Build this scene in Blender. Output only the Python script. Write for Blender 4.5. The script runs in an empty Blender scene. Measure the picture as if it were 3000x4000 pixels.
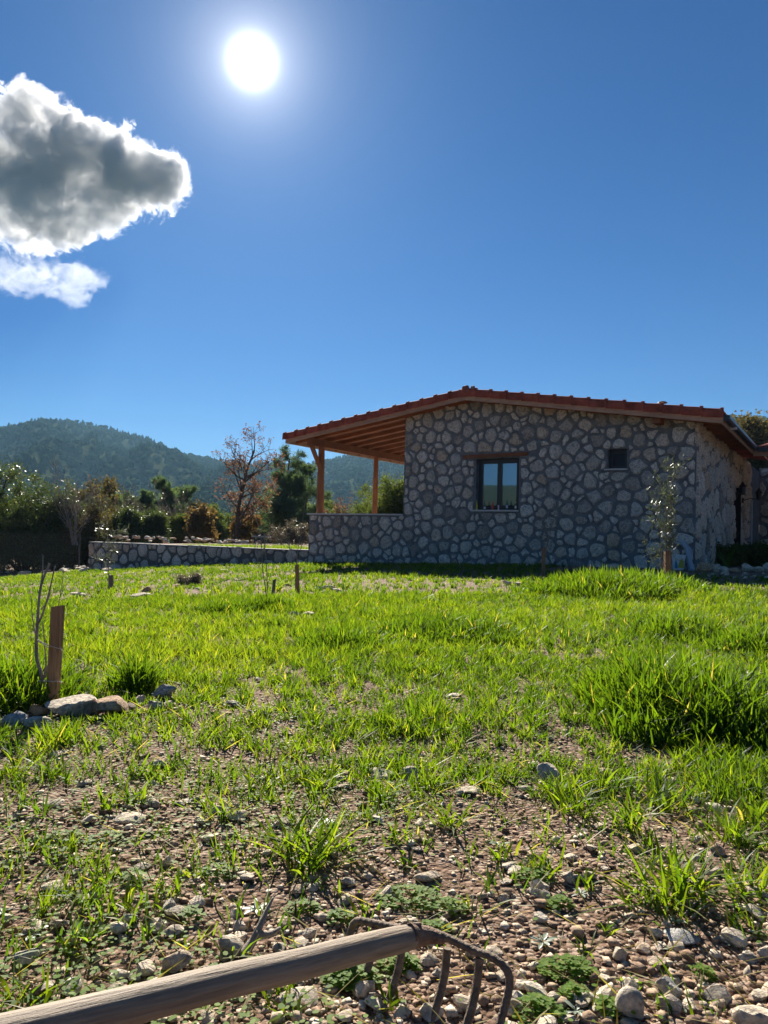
import bpy, math, random
import numpy as np
from mathutils import Vector, Matrix

# ------------------------------------------------------------------ camera
SC = bpy.context.scene
COL = SC.collection
F = 3004.0            # focal length in photo pixels (photo 3000 x 4000)
HC = 0.72             # camera height above the soil it stands over
PITCH = math.atan(88 / F)
ROLL = 0.024
fw = np.array([0, math.cos(PITCH), math.sin(PITCH)])
up = np.array([0, -math.sin(PITCH), math.cos(PITCH)])
rt = np.array([1.0, 0, 0])
CR = rt * math.cos(ROLL) + up * math.sin(ROLL)
CU = up * math.cos(ROLL) - rt * math.sin(ROLL)
CP = np.array([0, 0, HC])
camd = bpy.data.cameras.new('camera')
cam = bpy.data.objects.new('camera', camd)
COL.objects.link(cam)
camd.sensor_fit = 'VERTICAL'
camd.sensor_height = 4000.0
camd.sensor_width = 3000.0
camd.lens = F
camd.sensor_height = 36.0
camd.sensor_width = 27.0
camd.lens = F / 4000 * 36.0
camd.clip_start = 0.05
camd.clip_end = 20000
M = Matrix(((CR[0], CU[0], -fw[0], 0), (CR[1], CU[1], -fw[1], 0), (CR[2], CU[2], -fw[2], HC), (0, 0, 0, 1)))
cam.matrix_world = M
SC.camera = cam

# ------------------------------------------------------------------ sky and sun
SUN_EL, SUN_AZ = math.radians(31.4), math.radians(-10.7)   # azimuth from +Y towards +X
sund = Vector((math.sin(SUN_AZ) * math.cos(SUN_EL), math.cos(SUN_AZ) * math.cos(SUN_EL), math.sin(SUN_EL)))
world = bpy.data.worlds.new('World')
SC.world = world
world.use_nodes = True
wn, wl = world.node_tree.nodes, world.node_tree.links
wn.clear()
wo = wn.new('ShaderNodeOutputWorld')
bg = wn.new('ShaderNodeBackground')
sky = wn.new('ShaderNodeTexSky')
sky.sky_type = 'NISHITA'
sky.sun_disc = False
sky.sun_elevation = SUN_EL
sky.sun_rotation = SUN_AZ
sky.altitude = 300
sky.air_density = 1.0
sky.dust_density = 0.15
sky.ozone_density = 2.5
bg.inputs['Strength'].default_value = 0.10
# the sun itself with the bright aureole round it, by angle from the sun's direction
geo = wn.new('ShaderNodeTexCoord')
dot = wn.new('ShaderNodeVectorMath'); dot.operation = 'DOT_PRODUCT'
nrm = wn.new('ShaderNodeVectorMath'); nrm.operation = 'NORMALIZE'
wl.new(geo.outputs['Generated'], nrm.inputs[0])
wl.new(nrm.outputs[0], dot.inputs[0]); dot.inputs[1].default_value = sund
acs = wn.new('ShaderNodeMath'); acs.operation = 'ARCCOSINE'
wl.new(dot.outputs['Value'], acs.inputs[0])
def wmath(op, a, b=None):
    n = wn.new('ShaderNodeMath'); n.operation = op
    for i, v in enumerate((a, b)):
        if v is None: continue
        if isinstance(v, (int, float)): n.inputs[i].default_value = v
        else: wl.new(v, n.inputs[i])
    return n.outputs[0]
ang = acs.outputs[0]
def lobe(width, amp, power=1.0):
    x = wmath('POWER', wmath('DIVIDE', ang, math.radians(width)), power)
    return wmath('MULTIPLY', wmath('EXPONENT', wmath('MULTIPLY', x, -1.0)), amp)
halo = wmath('ADD', lobe(1.1, 13.0, 2.2), wmath('ADD', lobe(2.0, 4.2, 1.1), lobe(7.0, 0.60, 1.2)))
hcol = wn.new('ShaderNodeMix'); hcol.data_type = 'RGBA'; hcol.blend_type = 'MULTIPLY'
hcol.inputs[0].default_value = 1.0
hcol.inputs[6].default_value = (1.0, 0.985, 0.95, 1)
wl.new(halo, hcol.inputs[7])
# deeper, clearer blue than the model's default air: one response curve for the whole sky
EXPO = 1.42
sep = wn.new('ShaderNodeSeparateColor'); wl.new(sky.outputs[0], sep.inputs[0])
comb = wn.new('ShaderNodeCombineColor')
for i, (k_, g_) in enumerate(((0.27, 1.5), (0.45, 1.15), (0.74, 1.1))):
    v_ = wmath('POWER', wmath('MULTIPLY', sep.outputs[i], 0.1), g_)
    wl.new(wmath('MULTIPLY', v_, 10.0 * k_ * 2 ** -EXPO), comb.inputs[i])
addc = wn.new('ShaderNodeMix'); addc.data_type = 'RGBA'; addc.blend_type = 'ADD'
addc.inputs[0].default_value = 1.0
wl.new(comb.outputs[0], addc.inputs[6]); wl.new(hcol.outputs[2], addc.inputs[7])
wl.new(addc.outputs[2], bg.inputs['Color'])
wl.new(bg.outputs[0], wo.inputs['Surface'])

sl = bpy.data.lights.new('sun', 'SUN')
sl.energy = 5.0
sl.angle = math.radians(0.5)
sl.color = (1.0, 0.93, 0.80)
so = bpy.data.objects.new('sun', sl)
COL.objects.link(so)
so.rotation_euler = (-sund).to_track_quat('-Z', 'Y').to_euler()
so.location = (0, 0, 60)

SC.view_settings.view_transform = 'Standard'
SC.view_settings.look = 'None'
SC.view_settings.exposure = EXPO
SC.view_settings.gamma = 1.0
SC.view_settings.use_curve_mapping = False
SC.cycles.use_denoising = True
SC.cycles.denoiser = 'OPENIMAGEDENOISE'
SC.cycles.denoising_prefilter = 'ACCURATE'
SC.cycles.max_bounces = 6
SC.cycles.diffuse_bounces = 3
SC.cycles.transmission_bounces = 4
SC.cycles.volume_bounces = 1
SC.cycles.sample_clamp_indirect = 4.0

rng = np.random.default_rng(7)
R = random.Random(7)

# ------------------------------------------------------------------ helpers
def ray(x, y):
    return fw + CR * (x - 1500) / F - CU * (y - 2000) / F

def smooth01(x):
    x = np.clip(x, 0, 1)
    return x * x * (3 - 2 * x)

def vnoise(x, y, seed=0):
    """cheap smooth value noise, vectorised"""
    x = np.asarray(x, float); y = np.asarray(y, float)
    xi = np.floor(x).astype(np.int64); yi = np.floor(y).astype(np.int64)
    fx = x - xi; fy = y - yi
    fx = fx * fx * (3 - 2 * fx); fy = fy * fy * (3 - 2 * fy)
    def h(a, b):
        n = (a * 374761393 + b * 668265263 + seed * 974634777) & 0x7fffffff
        n = ((n ^ (n >> 13)) * 1274126177) & 0x7fffffff
        return ((n ^ (n >> 16)) & 0xffff) / 65535.0
    return (h(xi, yi) * (1 - fx) + h(xi + 1, yi) * fx) * (1 - fy) + (h(xi, yi + 1) * (1 - fx) + h(xi + 1, yi + 1) * fx) * fy

def fbm(x, y, seed=0, oct=3):
    s = 0; a = 0.5; n = 0
    for i in range(oct):
        s = s + a * vnoise(np.asarray(x) * 2 ** i, np.asarray(y) * 2 ** i, seed + i * 17); n += a; a *= 0.5
    return s / n

def gz(x, y):
    """height of the field"""
    x = np.asarray(x, float); y = np.asarray(y, float)
    t = smooth01((y - 1.5) / 13.0)
    xc = np.clip(x, -15, 8)
    q = 0.0447 * xc - 0.0028 * xc * xc - 0.009
    z = q * t + (1 - t) * 0.008 * np.clip(x, -6, 6)
    z = z + (fbm(x * 0.9, y * 0.9, 5) - 0.5) * 0.05 * smooth01((np.hypot(x, y)) / 2.5) + (fbm(x * 4, y * 4, 9) - 0.5) * 0.022
    r = np.hypot(x, y)
    far = smooth01((r - 45) / 90)
    return z * (1 - far) + far * (-5.0)

def G(px, py, it=14):
    """where the line of sight through a photo pixel meets the field"""
    r = ray(px, py)
    z = 0.0
    for _ in range(it):
        t = (z - HC) / r[2]
        t = min(max(t, 0.3), 60)
        p = CP + r * t
        z = 0.5 * z + 0.5 * float(gz(p[0], p[1]))
    return np.array([p[0], p[1], float(gz(p[0], p[1]))])

def at(px, py, depth):
    return CP + ray(px, py) * depth

def prop(o, label=None, cat=None, group=None, kind=None):
    if label: o['label'] = label
    if cat: o['category'] = cat
    if group: o['group'] = group
    if kind: o['kind'] = kind
    return o

def empty(name, loc=(0, 0, 0), rz=0.0):
    o = bpy.data.objects.new(name, None)
    o.empty_display_size = 0.1
    COL.objects.link(o)
    o.location = loc
    o.rotation_euler = (0, 0, rz)
    return o

def obj(name, me, parent=None, mat=None, loc=None):
    o = bpy.data.objects.new(name, me)
    COL.objects.link(o)
    if parent is not None: o.parent = parent
    if mat is not None and len(me.materials) == 0: me.materials.append(mat)
    if loc is not None: o.location = loc
    return o

def fast_mesh(name, V, Fc, rnd=None, smooth=False):
    V = np.ascontiguousarray(V, dtype=np.float32); Fc = np.ascontiguousarray(Fc, dtype=np.int32)
    me = bpy.data.meshes.new(name)
    nf, k = Fc.shape
    me.vertices.add(len(V)); me.vertices.foreach_set('co', V.ravel())
    me.loops.add(nf * k); me.loops.foreach_set('vertex_index', Fc.ravel())
    me.polygons.add(nf)
    me.polygons.foreach_set('loop_start', np.arange(0, nf * k, k, dtype=np.int32))
    me.polygons.foreach_set('loop_total', np.full(nf, k, dtype=np.int32))
    if smooth: me.polygons.foreach_set('use_smooth', np.ones(nf, dtype=bool))
    if rnd is not None:
        a = me.attributes.new('rnd', 'FLOAT', 'POINT')
        a.data.foreach_set('value', np.ascontiguousarray(rnd, dtype=np.float32))
    me.update(calc_edges=True)
    me.validate()
    return me

def pymesh(name, V, Fc, smooth=False, angle=None):
    me = bpy.data.meshes.new(name)
    me.from_pydata([tuple(map(float, v)) for v in V], [], [tuple(map(int, f)) for f in Fc])
    if smooth:
        me.polygons.foreach_set('use_smooth', [True] * len(me.polygons))
    me.update()
    if angle is not None:
        me.set_sharp_from_angle(angle=math.radians(angle))
    return me

class MB:
    """collects solids for ONE mesh"""
    def __init__(s): s.V = []; s.F = []
    def add(s, V, Fc):
        b = len(s.V); s.V += [tuple(v) for v in V]; s.F += [tuple(i + b for i in f) for f in Fc]; return s
    def box(s, x0, x1, y0, y1, z0, z1):
        return s.hexa([(x0, y0, z0), (x1, y0, z0), (x1, y1, z0), (x0, y1, z0)], [(x0, y0, z1), (x1, y0, z1), (x1, y1, z1), (x0, y1, z1)])
    def hexa(s, b, t):
        return s.add(list(b) + list(t), [(3, 2, 1, 0), (4, 5, 6, 7), (0, 1, 5, 4), (1, 2, 6, 5), (2, 3, 7, 6), (3, 0, 4, 7)])
    def tube(s, pts, rad, n=8, cap=True, twist=0.0):
        pts = [np.array(p, float) for p in pts]
        if not hasattr(rad, '__len__'): rad = [rad] * len(pts)
        V = []; Fc = []
        ref = None
        for i, p in enumerate(pts):
            d = pts[min(i + 1, len(pts) - 1)] - pts[max(i - 1, 0)]
            d = d / (np.linalg.norm(d) + 1e-9)
            if ref is None:
                ref = np.cross(d, [0.3, 0.2, 0.93]);
                if np.linalg.norm(ref) < 0.05: ref = np.cross(d, [1, 0, 0])
            ref = ref - d * (ref @ d); ref = ref / (np.linalg.norm(ref) + 1e-9)
            b = np.cross(d, ref)
            for k in range(n):
                a = 2 * math.pi * k / n + twist * i
                V.append(p + (ref * math.cos(a) + b * math.sin(a)) * rad[i])
        for i in range(len(pts) - 1):
            for k in range(n):
                k2 = (k + 1) % n
                Fc.append((i * n + k, i * n + k2, (i + 1) * n + k2, (i + 1) * n + k))
        if cap:
            Fc.append(tuple(range(n - 1, -1, -1))); Fc.append(tuple((len(pts) - 1) * n + k for k in range(n)))
        return s.add(V, Fc)
    def lathe(s, prof, c=(0, 0, 0), n=12):
        V = []; Fc = []
        for r, z in prof:
            for k in range(n):
                a = 2 * math.pi * k / n
                V.append((c[0] + r * math.cos(a), c[1] + r * math.sin(a), c[2] + z))
        for i in range(len(prof) - 1):
            for k in range(n):
                Fc.append((i * n + k, i * n + (k + 1) % n, (i + 1) * n + (k + 1) % n, (i + 1) * n + k))
        Fc.append(tuple(range(n - 1, -1, -1))); Fc.append(tuple((len(prof) - 1) * n + k for k in range(n)))
        return s.add(V, Fc)
    def build(s, name, mat, parent=None, smooth=False, angle=None, loc=None):
        return obj(name, pymesh(name, s.V, s.F, smooth, angle), parent, mat, loc)

# ------------------------------------------------------------------ materials
def nodes_of(name):
    m = bpy.data.materials.new(name); m.use_nodes = True
    nt = m.node_tree; nt.nodes.clear()
    out = nt.nodes.new('ShaderNodeOutputMaterial')
    return m, nt, nt.nodes, nt.links, out

def ramp(nt, stops, fac):
    n = nt.nodes.new('ShaderNodeValToRGB')
    e = n.color_ramp.elements
    while len(e) > 1: e.remove(e[-1])
    e[0].position = stops[0][0]; e[0].color = (*stops[0][1], 1)
    for p, c in stops[1:]:
        q = e.new(p); q.color = (*c, 1)
    nt.links.new(fac, n.inputs[0])
    return n.outputs[0]

def noise(nt, vec, scale, detail=6, rough=0.6, dist=0.0):
    n = nt.nodes.new('ShaderNodeTexNoise')
    n.inputs['Scale'].default_value = scale; n.inputs['Detail'].default_value = detail
    n.inputs['Roughness'].default_value = rough; n.inputs['Distortion'].default_value = dist
    if vec is not None: nt.links.new(vec, n.inputs['Vector'])
    return n.outputs[0]

def mth(nt, op, a, b=None, clamp=False):
    n = nt.nodes.new('ShaderNodeMath'); n.operation = op; n.use_clamp = clamp
    for i, v in enumerate((a, b)):
        if v is None: continue
        if isinstance(v, (int, float)): n.inputs[i].default_value = v
        else: nt.links.new(v, n.inputs[i])
    return n.outputs[0]

def mixc(nt, fac, a, b, mode='MIX'):
    n = nt.nodes.new('ShaderNodeMix'); n.data_type = 'RGBA'; n.blend_type = mode
    for i, v in ((0, fac), (6, a), (7, b)):
        if isinstance(v, (int, float)): n.inputs[i].default_value = v
        elif isinstance(v, tuple): n.inputs[i].default_value = (*v, 1)
        else: nt.links.new(v, n.inputs[i])
    return n.outputs[2]

def bumpn(nt, h, strength, dist):
    b = nt.nodes.new('ShaderNodeBump')
    b.inputs['Strength'].default_value = strength; b.inputs['Distance'].default_value = dist
    nt.links.new(h, b.inputs['Height'])
    return b.outputs[0]

def coords(nt, kind='Object', scale=None):
    c = nt.nodes.new('ShaderNodeTexCoord').outputs[kind]
    if scale is not None:
        m = nt.nodes.new('ShaderNodeMapping'); m.inputs['Scale'].default_value = scale
        nt.links.new(c, m.inputs[0]); c = m.outputs[0]
    return c

def principled(nt, col, rough=0.8, normal=None, spec=0.3, metal=0.0):
    b = nt.nodes.new('ShaderNodeBsdfPrincipled')
    for k, v in (('Base Color', col), ('Roughness', rough), ('Metallic', metal), ('Specular IOR Level', spec)):
        if isinstance(v, (int, float)): b.inputs[k].default_value = v
        elif isinstance(v, tuple): b.inputs[k].default_value = (*v, 1)
        else: nt.links.new(v, b.inputs[k])
    if normal is not None: nt.links.new(normal, b.inputs['Normal'])
    return b.outputs[0]

def m_simple(name, col, rough=0.6, spec=0.3, var=0.25, scale=8.0, bump=0.0, bscale=40, metal=0.0, stretch=None):
    m, nt, N, L, out = nodes_of(name)
    c = coords(nt, 'Object', stretch)
    f = noise(nt, c, scale)
    dark = tuple(x * (1 - var) for x in col); light = tuple(min(1, x * (1 + var)) for x in col)
    cc = ramp(nt, [(0.3, dark), (0.7, light)], f)
    nn = bumpn(nt, noise(nt, c, bscale), bump, 0.02) if bump else None
    L.new(principled(nt, cc, rough, nn, spec, metal), out.inputs[0])
    return m

def m_stone(name, stops, tex=5.0, bump=0.6, rnd='object', rust=0.35):
    """limestone: a colour for each stone, mottling, pits"""
    m, nt, N, L, out = nodes_of(name)
    if rnd == 'object': r = N.new('ShaderNodeObjectInfo').outputs['Random']
    else:
        a = N.new('ShaderNodeAttribute'); a.attribute_name = 'rnd'; r = a.outputs['Fac']
    base = ramp(nt, stops, r)
    gp = N.new('ShaderNodeNewGeometry').outputs['Position']
    f1 = noise(nt, gp, tex, 8, 0.65, 0.4)
    f2 = noise(nt, gp, tex * 5, 6, 0.7)
    c = mixc(nt, mth(nt, 'MULTIPLY', ramp(nt, [(0.52, (0, 0, 0)), (0.68, (1, 1, 1))], f1), rust), base, (0.30, 0.19, 0.10))
    c = mixc(nt, 0.85, c, ramp(nt, [(0.3, (0.40, 0.39, 0.38)), (0.5, (0.95, 0.95, 0.95)), (0.72, (1.35, 1.33, 1.28))], f2), 'MULTIPLY')
    c = mixc(nt, 0.8, c, ramp(nt, [(0.34, (0.45, 0.45, 0.46)), (0.5, (1.0, 1.0, 1.0)), (0.66, (1.3, 1.27, 1.2))], noise(nt, gp, tex * 2.2, 5, 0.6, 0.6)), 'MULTIPLY')
    h = mth(nt, 'ADD', mth(nt, 'MULTIPLY', f1, 0.6), mth(nt, 'MULTIPLY', f2, 0.5))
    L.new(principled(nt, c, 0.9, bumpn(nt, h, bump, 0.03 if tex < 20 else 0.008), 0.2), out.inputs[0])
    return m

def m_leaf(name, stops, trans, tfac=0.45, rough=0.45, spec=0.4):
    m, nt, N, L, out = nodes_of(name)
    a = N.new('ShaderNodeAttribute'); a.attribute_name = 'rnd'
    c = ramp(nt, stops, a.outputs['Fac'])
    p = principled(nt, c, rough, None, spec)
    t = N.new('ShaderNodeBsdfTranslucent')
    L.new(mixc(nt, 1.0, c, trans, 'MULTIPLY'), t.inputs[0])
    mx = N.new('ShaderNodeMixShader'); mx.inputs[0].default_value = tfac
    L.new(p, mx.inputs[1]); L.new(t.outputs[0], mx.inputs[2]); L.new(mx.outputs[0], out.inputs[0])
    return m

def m_wood(name, dark, light, scale=(30, 30, 2), rough=0.7, bump=0.3, dist=1.2):
    m, nt, N, L, out = nodes_of(name)
    c = coords(nt, 'Object', scale)
    f = noise(nt, c, 1.0, 8, 0.65, dist)
    g = noise(nt, coords(nt, 'Object'), 3.0, 4)
    cc = ramp(nt, [(0.3, dark), (0.7, light)], f)
    cc = mixc(nt, 0.6, cc, ramp(nt, [(0.3, (0.6, 0.6, 0.6)), (0.7, (1.15, 1.12, 1.1))], g), 'MULTIPLY')
    r = N.new('ShaderNodeObjectInfo').outputs['Random']
    cc = mixc(nt, 1.0, cc, ramp(nt, [(0, (0.75, 0.75, 0.75)), (1, (1.1, 1.1, 1.1))], r), 'MULTIPLY')
    L.new(principled(nt, cc, rough, bumpn(nt, f, bump, 0.01), 0.25), out.inputs[0])
    return m

MAT = {}
MAT['facade_stone'] = m_stone('facade_stone', [(0, (0.28, 0.26, 0.23)), (0.15, (0.40, 0.37, 0.33)), (0.35, (0.56, 0.52, 0.46)), (0.55, (0.45, 0.42, 0.37)), (0.75, (0.64, 0.60, 0.53)), (0.9, (0.53, 0.42, 0.31)), (1, (0.70, 0.66, 0.59))], 9.0, 1.0)
MAT['rock'] = m_stone('rock', [(0, (0.54, 0.44, 0.34)), (0.35, (0.68, 0.58, 0.46)), (0.7, (0.60, 0.51, 0.41)), (0.9, (0.74, 0.66, 0.54)), (1, (0.54, 0.38, 0.27))], 16.0, 0.8, rust=0.3)
MAT['rock_orange'] = m_stone('rock_orange', [(0, (0.46, 0.29, 0.17)), (1, (0.52, 0.36, 0.24))], 14.0, 0.8, rust=0.5)
MAT['rock_grey'] = m_stone('rock_grey', [(0, (0.36, 0.35, 0.34)), (1, (0.46, 0.44, 0.42))], 14.0, 0.8, rust=0.15)
MAT['gravel'] = m_stone('gravel', [(0, (0.15, 0.090, 0.060)), (0.3, (0.25, 0.160, 0.110)), (0.6, (0.36, 0.26, 0.185)), (0.82, (0.52, 0.43, 0.33)), (1, (0.68, 0.61, 0.51))], 40.0, 0.5, rnd='attr', rust=0.2)
MAT['mortar_dark'] = m_simple('mortar_dark', (0.125, 0.122, 0.118), 0.95, 0.1, 0.35, 6, 0.8, 60)
MAT['mortar'] = m_simple('mortar', (0.178, 0.182, 0.186), 0.95, 0.1, 0.35, 6, 0.8, 60)
MAT['plaster'] = m_simple('plaster', (0.35, 0.33, 0.30), 0.9, 0.2, 0.1, 4)
MAT['pine_wood'] = m_wood('pine_wood', (0.19, 0.066, 0.030), (0.37, 0.145, 0.066), (3, 30, 30))
MAT['pine_post'] = m_wood('pine_post', (0.22, 0.075, 0.030), (0.50, 0.20, 0.085), (26, 26, 2))
MAT['fascia'] = m_wood('fascia', (0.36, 0.22, 0.14), (0.56, 0.38, 0.26), (3, 30, 30))
MAT['stake_wood'] = m_wood('stake_wood', (0.20, 0.095, 0.045), (0.46, 0.28, 0.15), (70, 70, 5), 0.75, 0.5, 0.5)
MAT['old_wood'] = m_wood('old_wood', (0.15, 0.115, 0.085), (0.33, 0.27, 0.21), (60, 60, 5), 0.65, 0.35)
MAT['handle_wood'] = m_wood('handle_wood', (0.17, 0.127, 0.092), (0.38, 0.295, 0.215), (190, 190, 10), 0.6, 0.45, 0.15)
MAT['dead_wood'] = m_wood('dead_wood', (0.28, 0.22, 0.17), (0.5, 0.43, 0.36), (60, 60, 10), 0.8, 0.6)
MAT['tile'] = m_simple('tile', (0.31, 0.078, 0.050), 0.8, 0.15, 0.45, 5, 0.3, 60)
MAT['ridge_mortar'] = m_simple('ridge_mortar', (0.30, 0.12, 0.085), 0.9, 0.2, 0.3, 10, 0.8, 30)
MAT['slab'] = m_simple('slab', (0.50, 0.50, 0.49), 0.35, 0.5, 0.12, 20)
MAT['frame_dark'] = m_simple('frame_dark', (0.022, 0.026, 0.032), 0.4, 0.5, 0.1, 8)
MAT['room_dark'] = m_simple('room_dark', (0.05, 0.055, 0.06), 0.9, 0.1, 0.1, 3)
MAT['gutter'] = m_simple('gutter', (0.018, 0.020, 0.024), 0.35, 0.5, 0.1, 5)
MAT['door'] = m_wood('door', (0.018, 0.011, 0.009), (0.04, 0.022, 0.016), (30, 30, 2))
MAT['iron'] = m_simple('iron', (0.02, 0.02, 0.02), 0.5, 0.5, 0.2, 20)
MAT['rebar'] = m_simple('rebar', (0.17, 0.125, 0.092), 0.75, 0.4, 0.5, 70, 0.4, 300, metal=0.25)
MAT['socket'] = m_simple('socket', (0.20, 0.125, 0.085), 0.75, 0.4, 0.45, 50, 0.5, 200, metal=0.2)
MAT['pvc'] = m_simple('pvc', (0.33, 0.37, 0.41), 0.35, 0.5, 0.08, 6)
MAT['white_plastic'] = m_simple('white_plastic', (0.62, 0.64, 0.64), 0.4, 0.5, 0.1, 12)
MAT['yellow_print'] = m_simple('yellow_print', (0.50, 0.42, 0.06), 0.4, 0.4, 0.1, 9)
MAT['blue_print'] = m_simple('blue_print', (0.05, 0.20, 0.36), 0.4, 0.4, 0.1, 9)
MAT['twine'] = m_simple('twine', (0.50, 0.46, 0.40), 0.9, 0.1, 0.2, 100)
MAT['bark'] = m_simple('bark', (0.10, 0.075, 0.058), 0.95, 0.1, 0.4, 12, 0.8, 40)
MAT['bark_grey'] = m_simple('bark_grey', (0.27, 0.235, 0.205), 0.95, 0.1, 0.35, 12, 0.6, 40)
MAT['fence_metal'] = m_simple('fence_metal', (0.035, 0.045, 0.042), 0.5, 0.5, 0.2, 9)
MAT['wire'] = m_simple('wire', (0.07, 0.085, 0.085), 0.5, 0.4, 0.1, 9)

MAT['oak_leaf'] = m_leaf('oak_leaf', [(0, (0.11, 0.052, 0.038)), (0.4, (0.18, 0.095, 0.058)), (0.75, (0.23, 0.135, 0.068)), (1, (0.28, 0.19, 0.085))], (1.1, 1.0, 0.9), 0.45, 0.6, 0.1)
MAT['rust_leaf'] = m_leaf('rust_leaf', [(0, (0.10, 0.065, 0.03)), (0.5, (0.16, 0.11, 0.045)), (1, (0.22, 0.165, 0.06))], (1.1, 1.0, 0.7), 0.45, 0.6, 0.1)
MAT['evergreen'] = m_leaf('evergreen', [(0, (0.036, 0.052, 0.022)), (0.6, (0.062, 0.085, 0.034)), (0.92, (0.10, 0.11, 0.045)), (1, (0.17, 0.15, 0.07))], (1.5, 1.6, 0.6), 0.38, 0.42, 0.2)
MAT['evergreen_brown'] = m_leaf('evergreen_brown', [(0, (0.055, 0.052, 0.024)), (0.6, (0.105, 0.082, 0.036)), (1, (0.18, 0.14, 0.055))], (1.3, 1.3, 0.7), 0.42, 0.6, 0.05)
MAT['needle'] = m_leaf('needle', [(0, (0.050, 0.075, 0.045)), (0.5, (0.080, 0.112, 0.064)), (1, (0.125, 0.160, 0.092))], (1.3, 1.5, 0.8), 0.45, 0.6, 0.1)
MAT['needle_pale'] = m_leaf('needle_pale', [(0, (0.075, 0.105, 0.060)), (0.5, (0.11, 0.145, 0.082)), (1, (0.15, 0.185, 0.11))], (1.3, 1.5, 0.8), 0.45, 0.6, 0.1)
MAT['bush_green'] = m_leaf('bush_green', [(0, (0.048, 0.068, 0.024)), (0.5, (0.080, 0.102, 0.034)), (1, (0.13, 0.145, 0.052))], (1.5, 1.6, 0.6), 0.45, 0.6, 0.05)
MAT['dry_leaf'] = m_leaf('dry_leaf', [(0, (0.11, 0.095, 0.065)), (0.5, (0.16, 0.14, 0.10)), (1, (0.22, 0.20, 0.15))], (1.1, 1.0, 0.8), 0.3)
MAT['olive_leaf'] = m_leaf('olive_leaf', [(0, (0.060, 0.075, 0.045)), (0.6, (0.105, 0.12, 0.08)), (1, (0.17, 0.18, 0.13))], (1.1, 1.2, 0.7), 0.25, 0.38, 0.5)
MAT['clover'] = m_leaf('clover', [(0, (0.085, 0.16, 0.022)), (0.6, (0.13, 0.22, 0.032)), (1, (0.19, 0.26, 0.05))], (1.9, 2.0, 0.5), 0.5, 0.6, 0.12)
MAT['silver_leaf'] = m_leaf('silver_leaf', [(0, (0.16, 0.21, 0.15)), (1, (0.30, 0.35, 0.28))], (1.0, 1.1, 0.7), 0.25, 0.45, 0.4)
MAT['grass'] = m_leaf('grass', [(0, (0.028, 0.060, 0.012)), (0.25, (0.045, 0.090, 0.011)), (0.5, (0.076, 0.126, 0.014)), (0.78, (0.116, 0.166, 0.018)), (0.96, (0.165, 0.190, 0.035)), (1, (0.24, 0.22, 0.11))], (2.45, 2.3, 0.5), 0.58, 0.5, 0.22)
MAT['blade_dark'] = m_leaf('blade_dark', [(0, (0.045, 0.105, 0.016)), (0.5, (0.07, 0.15, 0.018)), (0.9, (0.115, 0.20, 0.022)), (1, (0.30, 0.24, 0.08))], (2.0, 2.0, 0.45), 0.55, 0.35, 0.45)
MAT['hill_tree'] = m_leaf('hill_tree', [(0, (0.022, 0.042, 0.018)), (0.6, (0.042, 0.070, 0.026)), (1, (0.075, 0.100, 0.040))], (1.3, 1.4, 0.7), 0.12, 1.0, 0.0)

# soil with fine crumbs; a green film of seedlings where the field is grown over
def m_soil():
    m, nt, N, L, out = nodes_of('soil')
    gp = N.new('ShaderNodeNewGeometry').outputs['Position']
    f1 = noise(nt, gp, 1.3, 6, 0.6); f2 = noise(nt, gp, 26.0, 8, 0.7)
    v = N.new('ShaderNodeTexVoronoi'); v.inputs['Scale'].default_value = 90.0
    L.new(gp, v.inputs['Vector'])
    v2 = N.new('ShaderNodeTexVoronoi'); v2.inputs['Scale'].default_value = 38.0
    L.new(gp, v2.inputs['Vector'])
    soil = ramp(nt, [(0.25, (0.075, 0.043, 0.029)), (0.5, (0.150, 0.088, 0.058)), (0.75, (0.24, 0.155, 0.107))], f2)
    crumbs = N.new('ShaderNodeSeparateColor'); L.new(v.outputs['Color'], crumbs.inputs[0])
    cc = mixc(nt, ramp(nt, [(0.55, (0, 0, 0)), (0.62, (1, 1, 1))], crumbs.outputs[0]), soil, ramp(nt, [(0, (0.24, 0.15, 0.105)), (1, (0.42, 0.33, 0.26))], crumbs.outputs[1]))
    c = mixc(nt, ramp(nt, [(0.35, (0, 0, 0)), (0.65, (0.45, 0.45, 0.45))], f1), cc, (0.16, 0.105, 0.07))
    h = mth(nt, 'ADD', mth(nt, 'MULTIPLY', f2, 0.7), mth(nt, 'ADD', mth(nt, 'MULTIPLY', v.outputs['Distance'], -0.5), mth(nt, 'MULTIPLY', v2.outputs['Distance'], -0.5)))
    L.new(principled(nt, c, 0.95, bumpn(nt, h, 1.0, 0.02), 0.15), out.inputs[0])
    return m
MAT['soil'] = m_soil()

def m_field():
    m, nt, N, L, out = nodes_of('hillside')
    gp = N.new('ShaderNodeNewGeometry').outputs['Position']
    f = noise(nt, gp, 0.02, 8, 0.65); f2 = noise(nt, gp, 0.15, 6, 0.7)
    c = ramp(nt, [(0.3, (0.022, 0.034, 0.016)), (0.55, (0.045, 0.058, 0.026)), (0.75, (0.085, 0.085, 0.045))], f)
    c = mixc(nt, 0.7, c, ramp(nt, [(0.3, (0.5, 0.5, 0.5)), (0.7, (1.3, 1.3, 1.3))], f2), 'MULTIPLY')
    L.new(principled(nt, c, 1.0, None, 0.0), out.inputs[0])
    return m
MAT['hillside'] = m_field()

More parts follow.
